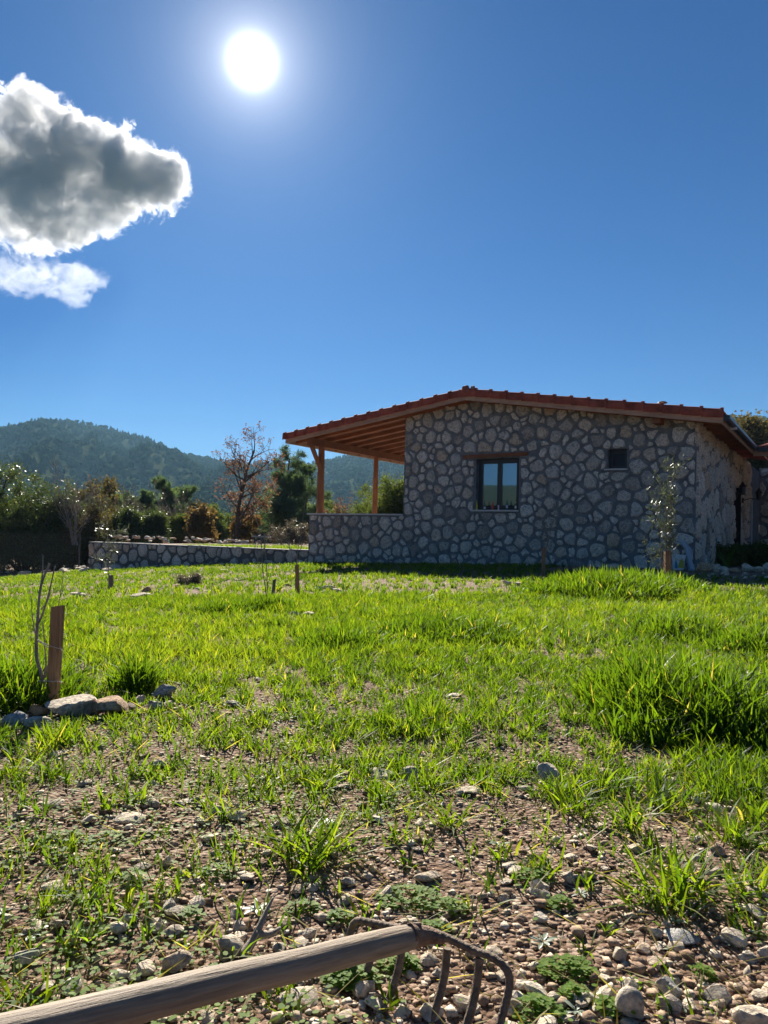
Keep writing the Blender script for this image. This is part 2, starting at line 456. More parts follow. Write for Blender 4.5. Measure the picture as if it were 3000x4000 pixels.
def m_glass():
    m, nt, N, L, out = nodes_of('window_glass')
    g = N.new('ShaderNodeBsdfGlossy'); g.inputs['Roughness'].default_value = 0.02
    g.inputs['Color'].default_value = (0.75, 0.85, 0.95, 1)
    t = N.new('ShaderNodeBsdfTransparent'); t.inputs['Color'].default_value = (0.55, 0.62, 0.66, 1)
    fr = N.new('ShaderNodeFresnel'); fr.inputs['IOR'].default_value = 1.9
    f = mth(nt, 'ADD', fr.outputs[0], 0.17, True)
    mx = N.new('ShaderNodeMixShader'); L.new(f, mx.inputs[0]); L.new(t.outputs[0], mx.inputs[1]); L.new(g.outputs[0], mx.inputs[2])
    L.new(mx.outputs[0], out.inputs[0])
    return m
MAT['glass'] = m_glass()

MAT['dark_pane'] = m_simple('dark_pane', (0.022, 0.028, 0.038), 0.6, 0.3, 0.1, 30)  # opaque sheet in place of glass; the window's darkness is put into its colour

# ------------------------------------------------------------------ ground
def build_ground():
    front = np.radians(np.arange(-48, 48.01, 0.3)); back = np.radians(np.arange(51, 309.1, 3.0))
    A = np.concatenate([front, back])                      # azimuth from +Y to the right
    Rr = 0.15 * np.exp(np.arange(0, 215) * (math.log(6000 / 0.15) / 214))
    aa, rr = np.meshgrid(A, Rr)
    X = rr * np.sin(aa); Y = rr * np.cos(aa)
    Z = gz(X, Y)
    Z = np.where(rr > 200, np.minimum(Z, -5), Z)
    n = len(A); k = len(Rr)
    V = np.stack([X.ravel(), Y.ravel(), Z.ravel()], 1)
    i, j = np.meshgrid(np.arange(k - 1), np.arange(n), indexing='ij')
    a = i * n + j; b = i * n + (j + 1) % n; c = (i + 1) * n + (j + 1) % n; d = (i + 1) * n + j
    Fc = np.stack([a, d, c, b], -1).reshape(-1, 4)
    V = np.vstack([V, [[0, 0, float(gz(0, 0))]]])
    o = obj('ground', fast_mesh('ground', V, Fc, smooth=True), None, MAT['soil'])
    prop(o, 'stony reddish brown soil of the field', 'ground', kind='structure')
build_ground()

# ------------------------------------------------------------------ house frame: x along the gable front, y into the house
AL = math.radians(31)
du = np.array([math.cos(AL), -math.sin(AL), 0]); dv = np.array([math.sin(AL), math.cos(AL), 0])
HO = np.array([0.478, 19.094, 0.0])
def Wd(u, v, z): return HO + du * u + dv * v + np.array([0, 0, z])
def loc_front(px, py, v=0.0):
    r = ray(px, py); t = ((HO - CP) @ dv + v) / (r @ dv); p = CP + r * t
    return float((p - HO) @ du), float(p[2])
def loc_side(px, py, u):
    r = ray(px, py); t = ((HO - CP) @ du + u) / (r @ du); p = CP + r * t
    return float((p - HO) @ dv), float(p[2])
def fz(u, v=0.0):
    p = Wd(u, v, 0); return float(gz(p[0], p[1]))
URID, ZRID, SLP = 1.83, 3.885, 0.152
UW0, UE = -3.41, 7.34            # roof edges west and east
UL, UR_ = -2.89, 6.81            # parapet end, right corner
def zlow(u): return ZRID - SLP * abs(u - URID)

# ------------------------------------------------------------------ masonry
def clip(poly, n, d):
    out = []
    for i in range(len(poly)):
        p, q = poly[i], poly[(i + 1) % len(poly)]
        a = p[0] * n[0] + p[1] * n[1] - d; b = q[0] * n[0] + q[1] * n[1] - d
        if a <= 0: out.append(p)
        if (a < 0 < b) or (b < 0 < a):
            t = a / (a - b); out.append((p[0] + (q[0] - p[0]) * t, p[1] + (q[1] - p[1]) * t))
    return out

def lay_stones(rs, u0, u1, z0, z1, inside, bounds, voids, rmin, rmax, gap, squash=1.0, tries=9000, keep=None):
    """irregular stones: dart-thrown seeds, power cells, joints left open between them"""
    S = []
    T = np.array([[rs.uniform(u0, u1), rs.uniform(z0, z1)] for _ in range(tries)])
    rad = sorted([rmin + (rmax - rmin) * rs.random() ** 1.7 for _ in range(tries)], reverse=True)
    k = 0
    cu = []
    for t, r in zip(T, rad):
        if not inside(*t): continue
        if any((t[0] - s[0]) ** 2 + ((t[1] - s[1]) * squash) ** 2 < ((r + s[2]) * 0.93) ** 2 for s in cu): continue
        cu.append((t[0], t[1], r))
    polys = []
    for i, (x, y, r) in enumerate(cu):
        w = 2.3 * r + 0.05
        poly = [(x - w, y - w), (x + w, y - w), (x + w, y + w), (x - w, y + w)]
        g = gap * rs.uniform(0.25, 1.5)
        for j, (a, b, s) in enumerate(cu):
            if i == j: continue
            dx, dy = a - x, b - y; D = math.hypot(dx, dy)
            if D > 1.3: continue
            m = (D * D + r * r - s * s) / (2 * D)
            m = min(max(m, 0.25 * D), 0.75 * D)
            n = (dx / D, dy / D)
            poly = clip(poly, n, n[0] * x + n[1] * y + m - g)
            if len(poly) < 3: break
        for (nx, ny, d) in bounds:
            if len(poly) >= 3: poly = clip(poly, (nx, ny), d - 0.012)
        for (a0, a1, b0, b1) in voids:
            if len(poly) < 3: break
            if max(p[0] for p in poly) < a0 or min(p[0] for p in poly) > a1 or max(p[1] for p in poly) < b0 or min(p[1] for p in poly) > b1: continue
            opt = [(a0 - x, (1, 0), a0 - 0.012), (x - a1, (-1, 0), -a1 - 0.012), (b0 - y, (0, 1), b0 - 0.012), (y - b1, (0, -1), -b1 - 0.012)]
            _, n, d = max(opt)
            poly = clip(poly, n, d)
        if len(poly) < 3: continue
        ar = 0.5 * abs(sum(poly[q][0] * poly[(q + 1) % len(poly)][1] - poly[(q + 1) % len(poly)][0] * poly[q][1] for q in range(len(poly))))
        if ar < 0.0045: continue
        polys.append((ar, poly))
    return polys

def stone_mesh(rs, poly, axis, hmin=0.016, hmax=0.05, n=14, warp=0.55):
    """one rough stone face: outline sunk in the joint, shoulder, uneven crown. axis 'front' bulges to -y, 'side' to +x"""
    cx = sum(p[0] for p in poly) / len(poly); cy = sum(p[1] for p in poly) / len(poly)
    P = [np.array(p) for p in poly]
    q = []                       # cut the corners unevenly
    for i in range(len(P)):
        a, b, c = P[i - 1], P[i], P[(i + 1) % len(P)]
        t1, t2 = rs.uniform(0.04, 0.24), rs.uniform(0.04, 0.24)
        q.append(b + (a - b) * t1); q.append(b + (c - b) * t2)
    # resample to n points
    L = [0]
    for i in range(len(q)): L.append(L[-1] + np.linalg.norm(q[(i + 1) % len(q)] - q[i]))
    out = []
    for k in range(n):
        s = (k + rs.uniform(-0.2, 0.2)) / n * L[-1]; s %= L[-1]
        i = max(j for j in range(len(q)) if L[j] <= s)
        t = (s - L[i]) / max(L[i + 1] - L[i], 1e-6)
        w_ = q[i] * (1 - t) + q[(i + 1) % len(q)] * t
        out.append(np.array([cx, cy]) + (w_ - np.array([cx, cy])) * rs.uniform(0.88, 1.06))
    # the same gentle warp for all stones keeps neighbours fitting while no joint stays straight
    ou = np.array([p[0] for p in out]); oz = np.array([p[1] for p in out])
    wu = (vnoise(ou * 4.3, oz * 4.3, 201) - 0.5) * 0.13 + (vnoise(ou * 13, oz * 13, 203) - 0.5) * 0.045
    wz = (vnoise(ou * 4.3, oz * 4.3, 205) - 0.5) * 0.13 + (vnoise(ou * 13, oz * 13, 207) - 0.5) * 0.045
    k_ = warp
    out = [p + np.array([a * k_, b * k_]) for p, a, b in zip(out, wu, wz)]
    C = np.array([cx, cy])
    h = rs.uniform(hmin, hmax)
    tilt = (rs.uniform(-0.08, 0.08), rs.uniform(-0.08, 0.08))
    V = []; Fc = []
    for ring, (sc, hh) in enumerate(((1.0, -0.02), (0.78, 0.8))):
        for p in out:
            d = p - C
            s2 = sc * (1 + (rs.uniform(-0.05, 0.05) if ring else 0))
            e = d * s2
            z = (-0.02 if ring == 0 else h * hh * rs.uniform(0.6, 1.35) + e[0] * tilt[0] + e[1] * tilt[1])
            V.append((e[0], z, e[1]))
    V.append((0, h * rs.uniform(0.85, 1.15), 0))
    for k in range(n):
        k2 = (k + 1) % n
        Fc.append((k, k2, n + k2, n + k))
    for k in range(n): Fc.append((n + k, n + (k + 1) % n, 2 * n))
    if axis == 'front': V = [(a, -b, c) for a, b, c in V]
    else: V = [(b, a, c) for a, b, c in V]
    return V, Fc, cx, cy

def stones(rs, polys, axis, parent, off, count, hmin=0.016, hmax=0.05):
    """the largest stones one by one, the small filling stones as one part"""
    polys = sorted(polys, reverse=True, key=lambda p: p[0])
    rest = MB()
    for i, (ar, poly) in enumerate(polys):
        V, Fc, cx, cy = stone_mesh(rs, poly, axis, hmin, hmax)
        loc = (cx, off, cy) if axis == 'front' else (off, cx, cy)
        if i < count:
            me = pymesh('stone', V, Fc, smooth=True, angle=38)
            me.materials.append(MAT['facade_stone'])
            obj('stone', me, parent, None, loc)
        else:
            rest.add([tuple(a + b for a, b in zip(v, loc)) for v in V], Fc)
    if rest.V:
        o = rest.build('filling_stones', MAT['facade_stone'], parent, True, 38); o['kind'] = 'stuff'

house = empty('stone_house', tuple(HO), -AL)
prop(house, 'single storey rubble stone house with low red tiled roof and open timber porch', 'house')

# window openings (u0,u1,z0,z1)
WIN = (1.95, 3.02, 1.352, 2.552); SW = (5.02, 5.43, 2.245, 2.672)
def wall_mesh():
    mb = MB(); TH = 0.40
    def col(u0, u1, a, b, za=None, zb=None):
        """column from u0 to u1 between bottoms a and tops (za at u0, zb at u1)"""
        mb.hexa([(u0, 0, a), (u1, 0, a), (u1, TH, a), (u0, TH, a)], [(u0, 0, za), (u1, 0, zb), (u1, TH, zb), (u0, TH, za)])
    T = lambda u: zlow(u) + 0.11
    B = -0.9
    col(UL, 0, B, 0, 1.205, 1.205)
    col(0, URID, B, 0, T(0), T(URID)); col(URID, WIN[0], B, 0, T(URID), T(WIN[0]))
    col(WIN[0], WIN[1], B, 0, WIN[2], WIN[2]); col(WIN[0], WIN[1], WIN[3], 0, T(WIN[0]), T(WIN[1]))
    col(WIN[1], SW[0], B, 0, T(WIN[1]), T(SW[0]))
    col(SW[0], SW[1], B, 0, SW[2], SW[2]); col(SW[0], SW[1], SW[3], 0, T(SW[0]), T(SW[1]))
    col(SW[1], UR_, B, 0, T(SW[1]), T(UR_))
    return mb
wall = wall_mesh().build('wall', MAT['mortar'], house)
prop(wall, 'gable front and porch parapet of rounded rubble set in grey mortar')
rs = random.Random(11)
def inside_front(u, z):
    if u < 0: ok = fz(u) - 0.05 < z < 1.17 and u > UL + 0.05
    else: ok = fz(u) - 0.05 < z < zlow(u) + 0.03 and u < UR_ - 0.05
    for (a0, a1, b0, b1) in VOID:
        if a0 - 0.03 < u < a1 + 0.03 and b0 - 0.03 < z < b1 + 0.03: ok = False
    return ok
VOID = [(WIN[0] - 0.02, WIN[1] + 0.02, WIN[2] - 0.05, WIN[3]), (1.60, 3.24, 2.545, 2.68), (SW[0] - 0.02, SW[1] + 0.02, SW[2] - 0.05, SW[3]), (-4, 0.0, 1.20, 9)]
nrm_l = math.hypot(SLP, 1)
BND = [(1, 0, UR_), (-1, 0, -UL), (-SLP / nrm_l, 1 / nrm_l, (ZRID + 0.07 - SLP * URID) / nrm_l), (SLP / nrm_l, 1 / nrm_l, (ZRID + 0.07 + SLP * URID) / nrm_l)]
polys = lay_stones(rs, UL, UR_, -0.3, 4.0, inside_front, BND, VOID, 0.05, 0.17, 0.016, tries=16000)
stones(rs, polys, 'front', wall, 0.0, 222)
print('front stones', len(polys))

# east side wall with the entrance, seen at a grazing angle
swall = MB()
vd0, _ = loc_side(2868, 2000, UR_)
vd0 = min(max(vd0, 4.5), 7.5); vd1 = vd0 + 1.05; VEND = vd1 + 6.0
ztE = zlow(UR_) + 0.11
def sbox(v0, v1, z0, z1): swall.box(UR_ - 0.38, UR_ - 0.003, v0, v1, z0, z1)
sbox(0.40, vd0, -0.6, ztE); sbox(vd0, vd1, 2.25, ztE); sbox(vd1, VEND, -0.6, ztE)
swall = swall.build('side_wall', MAT['mortar'], house)
prop(swall, 'shaded side wall of upright rubble running back to the door')
spolys = lay_stones(rs, 0, VEND, 0.0, 3.2, lambda a, z: 0.03 < a < vd1 + 3 and 0.0 < z < ztE - 0.05 and not (vd0 - .03 < a < vd1 + .03 and z < 2.28),
                    [(-1, 0, 0.0), (1, 0, vd1 + 3), (0, 1, ztE)], [(vd0, vd1, -1, 2.25)], 0.13, 0.26, 0.025, squash=0.8, tries=4000)
stones(rs, spolys, 'side', swall, UR_ - 0.003, 60, 0.03, 0.075)
print('side stones', len(spolys))
# back and west walls, floor, ceiling (closing the rooms)
mb = MB()
mb.box(0, 0.38, 0.40, 9.2, -0.9, zlow(0) + 0.10)
mb.box(0.38, UR_ - 0.38, 8.82, 9.2, -0.9, 3.15)
mb.box(0.385, UR_ - 0.385, 0.405, 8.81, 0.25, 0.30)
mb.box(0.385, UR_ - 0.385, 0.405, 8.81, 2.95, 3.0)
mb.build('inner_wall', MAT['plaster'], house)
mb = MB(); mb.box(UL + 0.02, -0.003, 0.405, 9.0, -0.6, 0.28)
mb.build('porch_floor', MAT['slab'], house)

# coping slabs on the parapet
for a, b in ((UL - 0.05, -1.42), (-1.412, -0.004)):
    MB().box(a, b, -0.05, 0.45, 1.208, 1.243).build('coping_slab', MAT['slab'], house)

# ---- windows
def window(u0, u1, z0, z1, sashes, name='window', pane='glass'):
    w = MB(); y0, y1 = 0.16, 0.23; f = 0.055
    w.box(u0, u0 + f, y0, y1, z0, z1).box(u1 - f, u1, y0, y1, z0, z1).box(u0 + f, u1 - f, y0, y1, z0, z0 + f).box(u0 + f, u1 - f, y0, y1, z1 - f, z1)
    wo_ = w.build(name, MAT['frame_dark'], house)
    n = sashes; iw = (u1 - u0 - 2 * f) / n
    for k in range(n):
        a = u0 + f + iw * k + 0.003; b = a + iw - 0.006; g = 0.055 if n > 1 else 0.03
        s = MB(); ya, yb = 0.145, 0.20
        s.box(a, a + g, ya, yb, z0 + f + .003, z1 - f - .003).box(b - g, b, ya, yb, z0 + f + .003, z1 - f - .003)
        s.box(a + g, b - g, ya, yb, z0 + f + .003, z0 + f + g).box(a + g, b - g, ya, yb, z1 - f - g, z1 - f - .003)
        s.build('sash', MAT['frame_dark'], wo_)
        MB().box(a + g + .001, b - g - .001, 0.168, 0.176, z0 + f + g + .001, z1 - f - g - .001).build('pane', MAT[pane], wo_)
    return wo_
w1 = window(*WIN, 2)
MB().box(WIN[0] - 0.10, WIN[1] + 0.002, -0.07, 0.14, WIN[2] - 0.035, WIN[2] + 0.001).build('sill', MAT['slab'], w1)
b = MB(); ll, lr = 1.61, 3.23
b.hexa([(ll, -0.035, 2.562), (lr, -0.035, 2.592), (lr, 0.12, 2.592), (ll, 0.12, 2.562)], [(ll, -0.035, 2.652), (lr, -0.035, 2.672), (lr, 0.12, 2.672), (ll, 0.12, 2.652)])
b.build('lintel', MAT['pine_wood'], w1)
w2 = window(*SW, 1, pane='dark_pane')
MB().box(SW[0] - 0.06, SW[1] + 0.01, -0.06, 0.14, SW[2] - 0.03, SW[2] + 0.001).build('sill', MAT['slab'], w2)
# cloth behind the big window's panes, its blue painted in for the reflected sky
MB().box(WIN[0] + 0.02, WIN[1] - 0.02, 0.29, 0.30, WIN[2] + 0.02, WIN[3]).build('sky_tint_blind', m_simple('sky_tint_blind', (0.20, 0.33, 0.45), 0.9, 0.1, 0.08, 3), w1)
MB().box(SW[0], SW[1], 0.32, 0.33, SW[2], SW[3]).build('dark_room_panel', MAT['room_dark'], w2)  # dark panel, its colour standing in for the unlit room behind the small window

# ---- roof
roof = empty('roof'); roof.parent = house
V0, V1 = -0.45, 9.6
VW = None
def zl(u, k): return zlow(u) + k
def slope_slab(mb, ua, ub, va, vb, k0, k1):
    mb.hexa([(ua, va, zl(ua, k0)), (ub, va, zl(ub, k0)), (ub, vb, zl(ub, k0)), (ua, vb, zl(ua, k0))],
            [(ua, va, zl(ua, k1)), (ub, va, zl(ub, k1)), (ub, vb, zl(ub, k1)), (ua, vb, zl(ua, k1))])
    return mb
VWING = 5.2
# barge boards on the gable (front)
slope_slab(MB(), UW0, URID - 0.002, V0, V0 + 0.035, 0.0, 0.165).build('barge_board', MAT['fascia'], roof)
slope_slab(MB(), URID + 0.002, UE, V0, V0 + 0.035, 0.0, 0.165).build('barge_board', MAT['fascia'], roof)
# rafters
nraf = 15
for k in range(nraf):
    v = V0 + 0.42 + k * 0.62
    slope_slab(MB(), UW0 + 0.04, -0.01 if v > 0.0 else URID - 0.01, v, v + 0.07, 0.025, 0.125).build('rafter', MAT['pine_wood'], roof)
    if v < VWING:
        slope_slab(MB(), UR_ + 0.01 if v > 0.0 else URID + 0.01, UE - 0.05, v, v + 0.07, 0.025, 0.105).build('rafter', MAT['pine_wood'], roof)
# deck planks running across the rafters, west overhang and east overhang
u = UW0 + 0.02
while u < 1.7:
    w_ = 0.165
    slope_slab(MB(), u, u + w_ - 0.006, V0 + 0.036, V1 if u < 0 else -0.002 + 0.40, 0.127, 0.147).build('soffit_plank', MAT['pine_wood'], roof)
    u += w_
u = URID + 0.05
while u < UE - 0.02:
    slope_slab(MB(), u, min(u + 0.159, UE - 0.01), V0 + 0.036, (VWING + 0.2) if u > UR_ - 0.2 else 0.40, 0.127, 0.147).build('soffit_plank', MAT['pine_wood'], roof)
    u += 0.165
# west fascia
MB().hexa([(UW0 - .0, V0 + .04, zl(UW0, .0)), (UW0 + .035, V0 + .04, zl(UW0, .004)), (UW0 + .035, V1, zl(UW0, .004)), (UW0, V1, zl(UW0, .0))],
          [(UW0 - .0, V0 + .04, zl(UW0, .15)), (UW0 + .035, V0 + .04, zl(UW0, .15)), (UW0 + .035, V1, zl(UW0, .15)), (UW0, V1, zl(UW0, .15))]).build('fascia', MAT['fascia'], roof)
# east fascia and gutter
MB().box(UE, UE + 0.03, V0, VWING, zl(UE, -0.02), zl(UE, 0.135)).build('fascia', MAT['fascia'], roof)
g = MB(); prof = [(0.032, 0.15), (0.035, 0.06), (0.075, 0.03), (0.125, 0.045), (0.145, 0.09), (0.145, 0.15)]
for i in range(len(prof) - 1):
    (a, c), (a2, c2) = prof[i], prof[i + 1]
    g.add([(UE + a, V0 - .02, zl(UE, c)), (UE + a2, V0 - .02, zl(UE, c2)), (UE + a2, VWING - .15, zl(UE, c2)), (UE + a, VWING - .15, zl(UE, c))], [(0, 1, 2, 3)])
g.add([(UE + a, V0 - .02, zl(UE, c)) for a, c in prof], [tuple(range(len(prof)))])
g.build('gutter', MAT['gutter'], roof)
MB().box(UE + 0.03, UE + 0.16, 0.55, 0.60, zl(UE, 0.0), zl(UE, 0.05)).build('gutter_bracket', MAT['white_plastic'], roof)

# tile field: stepped courses of rolled tiles (one sheet for each slope)
def tile_field(ua, ub, sgn, vend):
    course = 0.36; roll = 0.21
    nv = int((vend - V0) / roll) * 6
    Vs = []; Fs = []
    vs = np.linspace(V0 + 0.10, vend, nv + 1)
    hump = 0.028 * np.abs(np.sin((vs - V0) / roll * math.pi))
    c = 0
    L = abs(ub - ua); nc = int(L / course) + 1
    for k in range(nc):
        a = ua + sgn * k * course; b_ = ua + sgn * min((k + 1) * course + 0.03, L)
        for uu, lift in ((a, 0.030), (b_, 0.0)):
            Vs.append(np.stack([np.full_like(vs, uu), vs, zlow(uu) + 0.205 + lift + hump], 1))
        for i in range(nv):
            p = c + i; q = c + (nv + 1) + i
            Fs.append((p, p + 1, q + 1, q))
        # front lip of the course
        Vs.append(np.stack([np.full_like(vs, a), vs, zlow(a) + 0.205 + hump - 0.004], 1))
        for i in range(nv):
            p = c + i; q = c + 2 * (nv + 1) + i
            Fs.append((p, p + 1, q + 1, q))
        c += 3 * (nv + 1)
    me = fast_mesh('roof_tiles', np.vstack(Vs), np.array(Fs))
    o = obj('roof_tiles', me, roof, MAT['tile'])
    o['kind'] = 'stuff'
tile_field(UW0 - 0.05, URID, 1, V1)
tile_field(UE + 0.03, URID, -1, V1)
# verge tiles: rounded caps lapping down over the barge board, each with a raised collar
def verge(ua, ub, lift):
    """one verge tile between ua (lower end) and ub (upper end)"""
    n = 10; mb = MB()
    def ring(u, r, dz):
        pts = []
        z = zlow(u) + dz
        for a in np.linspace(0, 1, n):
            if a < 0.45:
                t = a / 0.45; pts.append((u, V0 - 0.035 - r * 0.6 - 0.0, z + 0.10 + t * 0.115))
            else:
                t = (a - 0.45) / 0.55 * math.pi * 0.62
                pts.append((u, V0 - 0.035 + 0.075 - math.cos(t) * (0.075 + r * 0.6), z + 0.215 + math.sin(t) * (0.075 + r)))
        return pts
    d = 1 if ub > ua else -1
    L = abs(ub - ua)
    st = [(0, 0.019, 0.005), (0.055, 0.019, 0.005), (0.06, 0.0, 0.0), (L, -0.004, -0.012)]
    rings = [ring(ua + d * s, r + lift, dz) for s, r, dz in st]
    Vv = [p for r in rings for p in r]; Fc = []
    for i in range(len(rings) - 1):
        for k in range(n - 1):
            Fc.append((i * n + k, i * n + k + 1, (i + 1) * n + k + 1, (i + 1) * n + k))
    Fc.append(tuple(range(n)))
    mb.add(Vv, Fc)
    return mb
rv = random.Random(5)
u = UE + 0.03; k = 0
while u > URID + 0.2:
    verge(u, u - 0.40, 0.004 * rv.random()).build('verge_tile', MAT['tile'], roof, True, 40); u -= 0.375
u = UW0 - 0.07
while u < URID - 0.2:
    verge(u, u + 0.40, 0.004 * rv.random()).build('verge_tile', MAT['tile'], roof, True, 40); u += 0.375
# ridge: capping tiles and the mortar lump at the gable end
zr = ZRID + 0.235
for k in range(24):
    v = V0 + 0.06 + k * 0.40
    mb = MB(); n = 9; rings = []
    for s, r in ((0, 0.125), (0.04, 0.125), (0.045, 0.112), (0.43, 0.105)):
        rings.append([(URID + math.cos(a) * r, v + s, zr - 0.03 + math.sin(a) * r * 0.8) for a in np.linspace(0, math.pi, n)])
    Vv = [p for r in rings for p in r]; Fc = []
    for i in range(3):
        for q in range(n - 1): Fc.append((i * n + q, i * n + q + 1, (i + 1) * n + q + 1, (i + 1) * n + q))
    Fc.append(tuple(range(n))); mb.add(Vv, Fc)
    mb.build('ridge_tile', MAT['tile'], roof, True, 40)

def ico(sub):
    import bmesh
    bm = bmesh.new(); bmesh.ops.create_icosphere(bm, subdivisions=sub, radius=1.0)
    bm.verts.ensure_lookup_table()
    V = np.array([v.co[:] for v in bm.verts]); Fc = np.array([[v.index for v in f.verts] for f in bm.faces])
    bm.free()
    return V, Fc
ICO = {k: ico(k) for k in (1, 2, 3, 4)}
def rock_verts(rg, sub, cuts=9, rough=0.12, sq=(1, 1, 1)):
    """broken stone: the hull cut by random planes, edges a little worn"""
    D, Fc = ICO[sub]
    r = np.full(len(D), 1.25)
    for _ in range(cuts):
        n = rg.normal(size=3); n /= np.linalg.norm(n); d = rg.uniform(0.42, 1.0)
        c = D @ n
        r = np.minimum(r, np.where(c > 0.05, d / np.maximum(c, 0.05), 9))
    V = D * r[:, None]
    ph = rg.uniform(0, 6, 9)
    d = (np.sin(V @ rg.normal(size=3) * 3.1 + ph[0]) + np.sin(V @ rg.normal(size=3) * 5.3 + ph[1]) * 0.6 + np.sin(V @ rg.normal(size=3) * 9 + ph[2]) * 0.35)
    V = V * (1 + rough * d * 0.5)[:, None]
    V = V * np.array(sq)
    V -= (V.max(0) + V.min(0)) / 2
    V /= (V.max(0) - V.min(0)).max()
    return V, Fc
rgm = np.random.default_rng(3)
for (uu, dz, sz) in ((URID - 0.02, 0.31, 0.20), (URID + 0.17, 0.285, 0.15), (URID + 0.06, 0.25, 0.22), (URID - 0.14, 0.25, 0.13)):
    V, Fc = rock_verts(rgm, 2, 4, 0.25)
    o = obj('mortar_lump', pymesh('mortar_lump', V * sz, Fc, True), roof, MAT['ridge_mortar'], (uu, V0 + 0.05, ZRID + dz - 0.03))
# small flue cap above the east slope
mb = MB(); uf = 5.9
mb.lathe([(0.035, 0), (0.035, 0.34)], (uf, 1.2, zlow(uf) + 0.18), 10).lathe([(0.02, 0.335), (0.11, 0.35), (0.10, 0.375), (0.03, 0.40)], (uf, 1.2, zlow(uf) + 0.18), 12)
mb.build('flue_cap', MAT['iron'], roof)

# porch timbers
pu, _ = loc_front(1250, 1990, 0.2)
bz0 = zlow(pu) + 0.024 - 0.19
slab_top = 1.243
MB().box(pu - 0.075, pu + 0.075, V0 + 0.10, 8.9, bz0, bz0 + 0.185).build('beam', MAT['pine_wood'], house)
def post(v, r, zb):
    pts = []; rad = []
    rr = random.Random(int(v * 100))
    for k in range(9):
        t = k / 8; pts.append((pu + rr.uniform(-.006, .006), v + rr.uniform(-.006, .006), zb + (bz0 - 0.001 - zb) * t)); rad.append(r * (1.08 - 0.16 * t) * rr.uniform(.97, 1.03))
    return MB().tube(pts, rad, 12).build('post', MAT['pine_post'], house, True, 50)
post(0.2, 0.092, slab_top)
post(3.0, 0.078, 0.28)
post(5.9, 0.078, 0.28)
MB().tube([(pu, 0.19, bz0 - 0.62), (pu, -0.27, bz0 + 0.01)], [0.062, 0.066], 8).build('brace', MAT['pine_post'], house, True, 50)
# purlin end poking out under the east verge
MB().box(6.02, 6.18, V0 + 0.05, 0.3, zlow(6.1) - 0.11, zlow(6.1) + 0.02).build('purlin_end', MAT['pine_wood'], house)

# ---- door and entrance
dr = MB(); dr.box(UR_ - 0.20, UR_ - 0.15, vd0 + 0.02, vd1 - 0.02, 0.1, 2.23)
dr = dr.build('door', MAT['door'], house)
MB().box(UR_ - 0.147, UR_ - 0.10, vd0 + 0.003, vd0 + 0.09, 0.1, 2.243).box(UR_ - 0.147, UR_ - 0.10, vd1 - 0.09, vd1 - 0.003, 0.1, 2.243).box(UR_ - 0.147, UR_ - 0.10, vd0 + 0.09, vd1 - 0.09, 2.16, 2.243).box(UR_ + 0.001, UR_ + 0.17, vd0 - 0.06, vd0 - 0.001, 0.1, 2.22).build('frame', MAT['door'], dr)
# the wing at the back: wall facing us, its eave in front
wingw = MB(); wingw.box(UR_, UR_ + 9, VEND, VEND + 0.35, -0.5, 3.38)
wingw = wingw.build('wing_wall', MAT['mortar'], house)
prop(wingw, 'stone wall of the rear wing in deep shade')
wp = lay_stones(rs, UR_, UR_ + 2.6, 0.1, 3.3, lambda a, z: a < UR_ + 2.6 and z < 3.3, [(-1, 0, -UR_), (0, 1, 3.38)], [], 0.13, 0.25, 0.03, tries=1500)
stones(rs, wp, 'front', wingw, VEND, 18)
wr = MB()
zE = zlow(UE)
wr.hexa([(UE - 0.05, VWING, zE - 0.02), (UE + 9, VWING, zE - 0.02), (UE + 9, VWING + 6, zE + 0.85), (UE - 0.05, VWING + 6, zE + 0.85)],
        [(UE - 0.05, VWING, zE + 0.03), (UE + 9, VWING, zE + 0.03), (UE + 9, VWING + 6, zE + 0.90), (UE - 0.05, VWING + 6, zE + 0.90)])
wr.build('wing_soffit', MAT['pine_wood'], roof)
MB().box(UE + 0.035, UE + 9, VWING - 0.035, VWING - 0.002, zE - 0.08, zE + 0.11).build('fascia', MAT['fascia'], roof)
MB().box(UE + 0.15, UE + 9, VWING - 0.14, VWING - 0.04, zE + 0.02, zE + 0.12).build('gutter', MAT['gutter'], roof)
n = 12
Vs = []; Fs = []
for i in range(49):
    uu = UE + i * 9 / 48
    h = 0.03 * abs(math.sin(i * math.pi / 3))
    Vs += [(uu, VWING - 0.06, zE + 0.13 + h), (uu, VWING + 6, zE + 0.98 + h), (uu, VWING - 0.06, zE + 0.11 + h * 0.6)]
for i in range(48):
    a = i * 3; Fs += [(a, a + 3, a + 4, a + 1), (a + 2, a + 5, a + 3, a)]
o = obj('wing_tiles', pymesh('wing_tiles', Vs, Fs, True), roof, MAT['tile']); o['kind'] = 'stuff'
# downpipe by the wing
MB().tube([(UR_ + 0.30, vd1 + 0.30, 0.10), (UR_ + 0.30, vd1 + 0.30, 1.95)], 0.028, 8).build('downpipe', MAT['pvc'], house, True, 50)
# outdoor tap
tu, tz = loc_front(2543, 2110)
MB().tube([(tu, 0, tz), (tu, -0.09, tz), (tu, -0.11, tz - 0.05)], 0.013, 8).tube([(tu - 0.03, -0.05, tz + 0.035), (tu + 0.03, -0.05, tz + 0.035)], 0.008, 6).tube([(tu, -0.05, tz), (tu, -0.05, tz + 0.035)], 0.008, 6).build('tap', m_simple('chrome', (0.6, 0.6, 0.6), 0.2, 0.5, 0.05, 5, metal=1.0), house, True, 40)

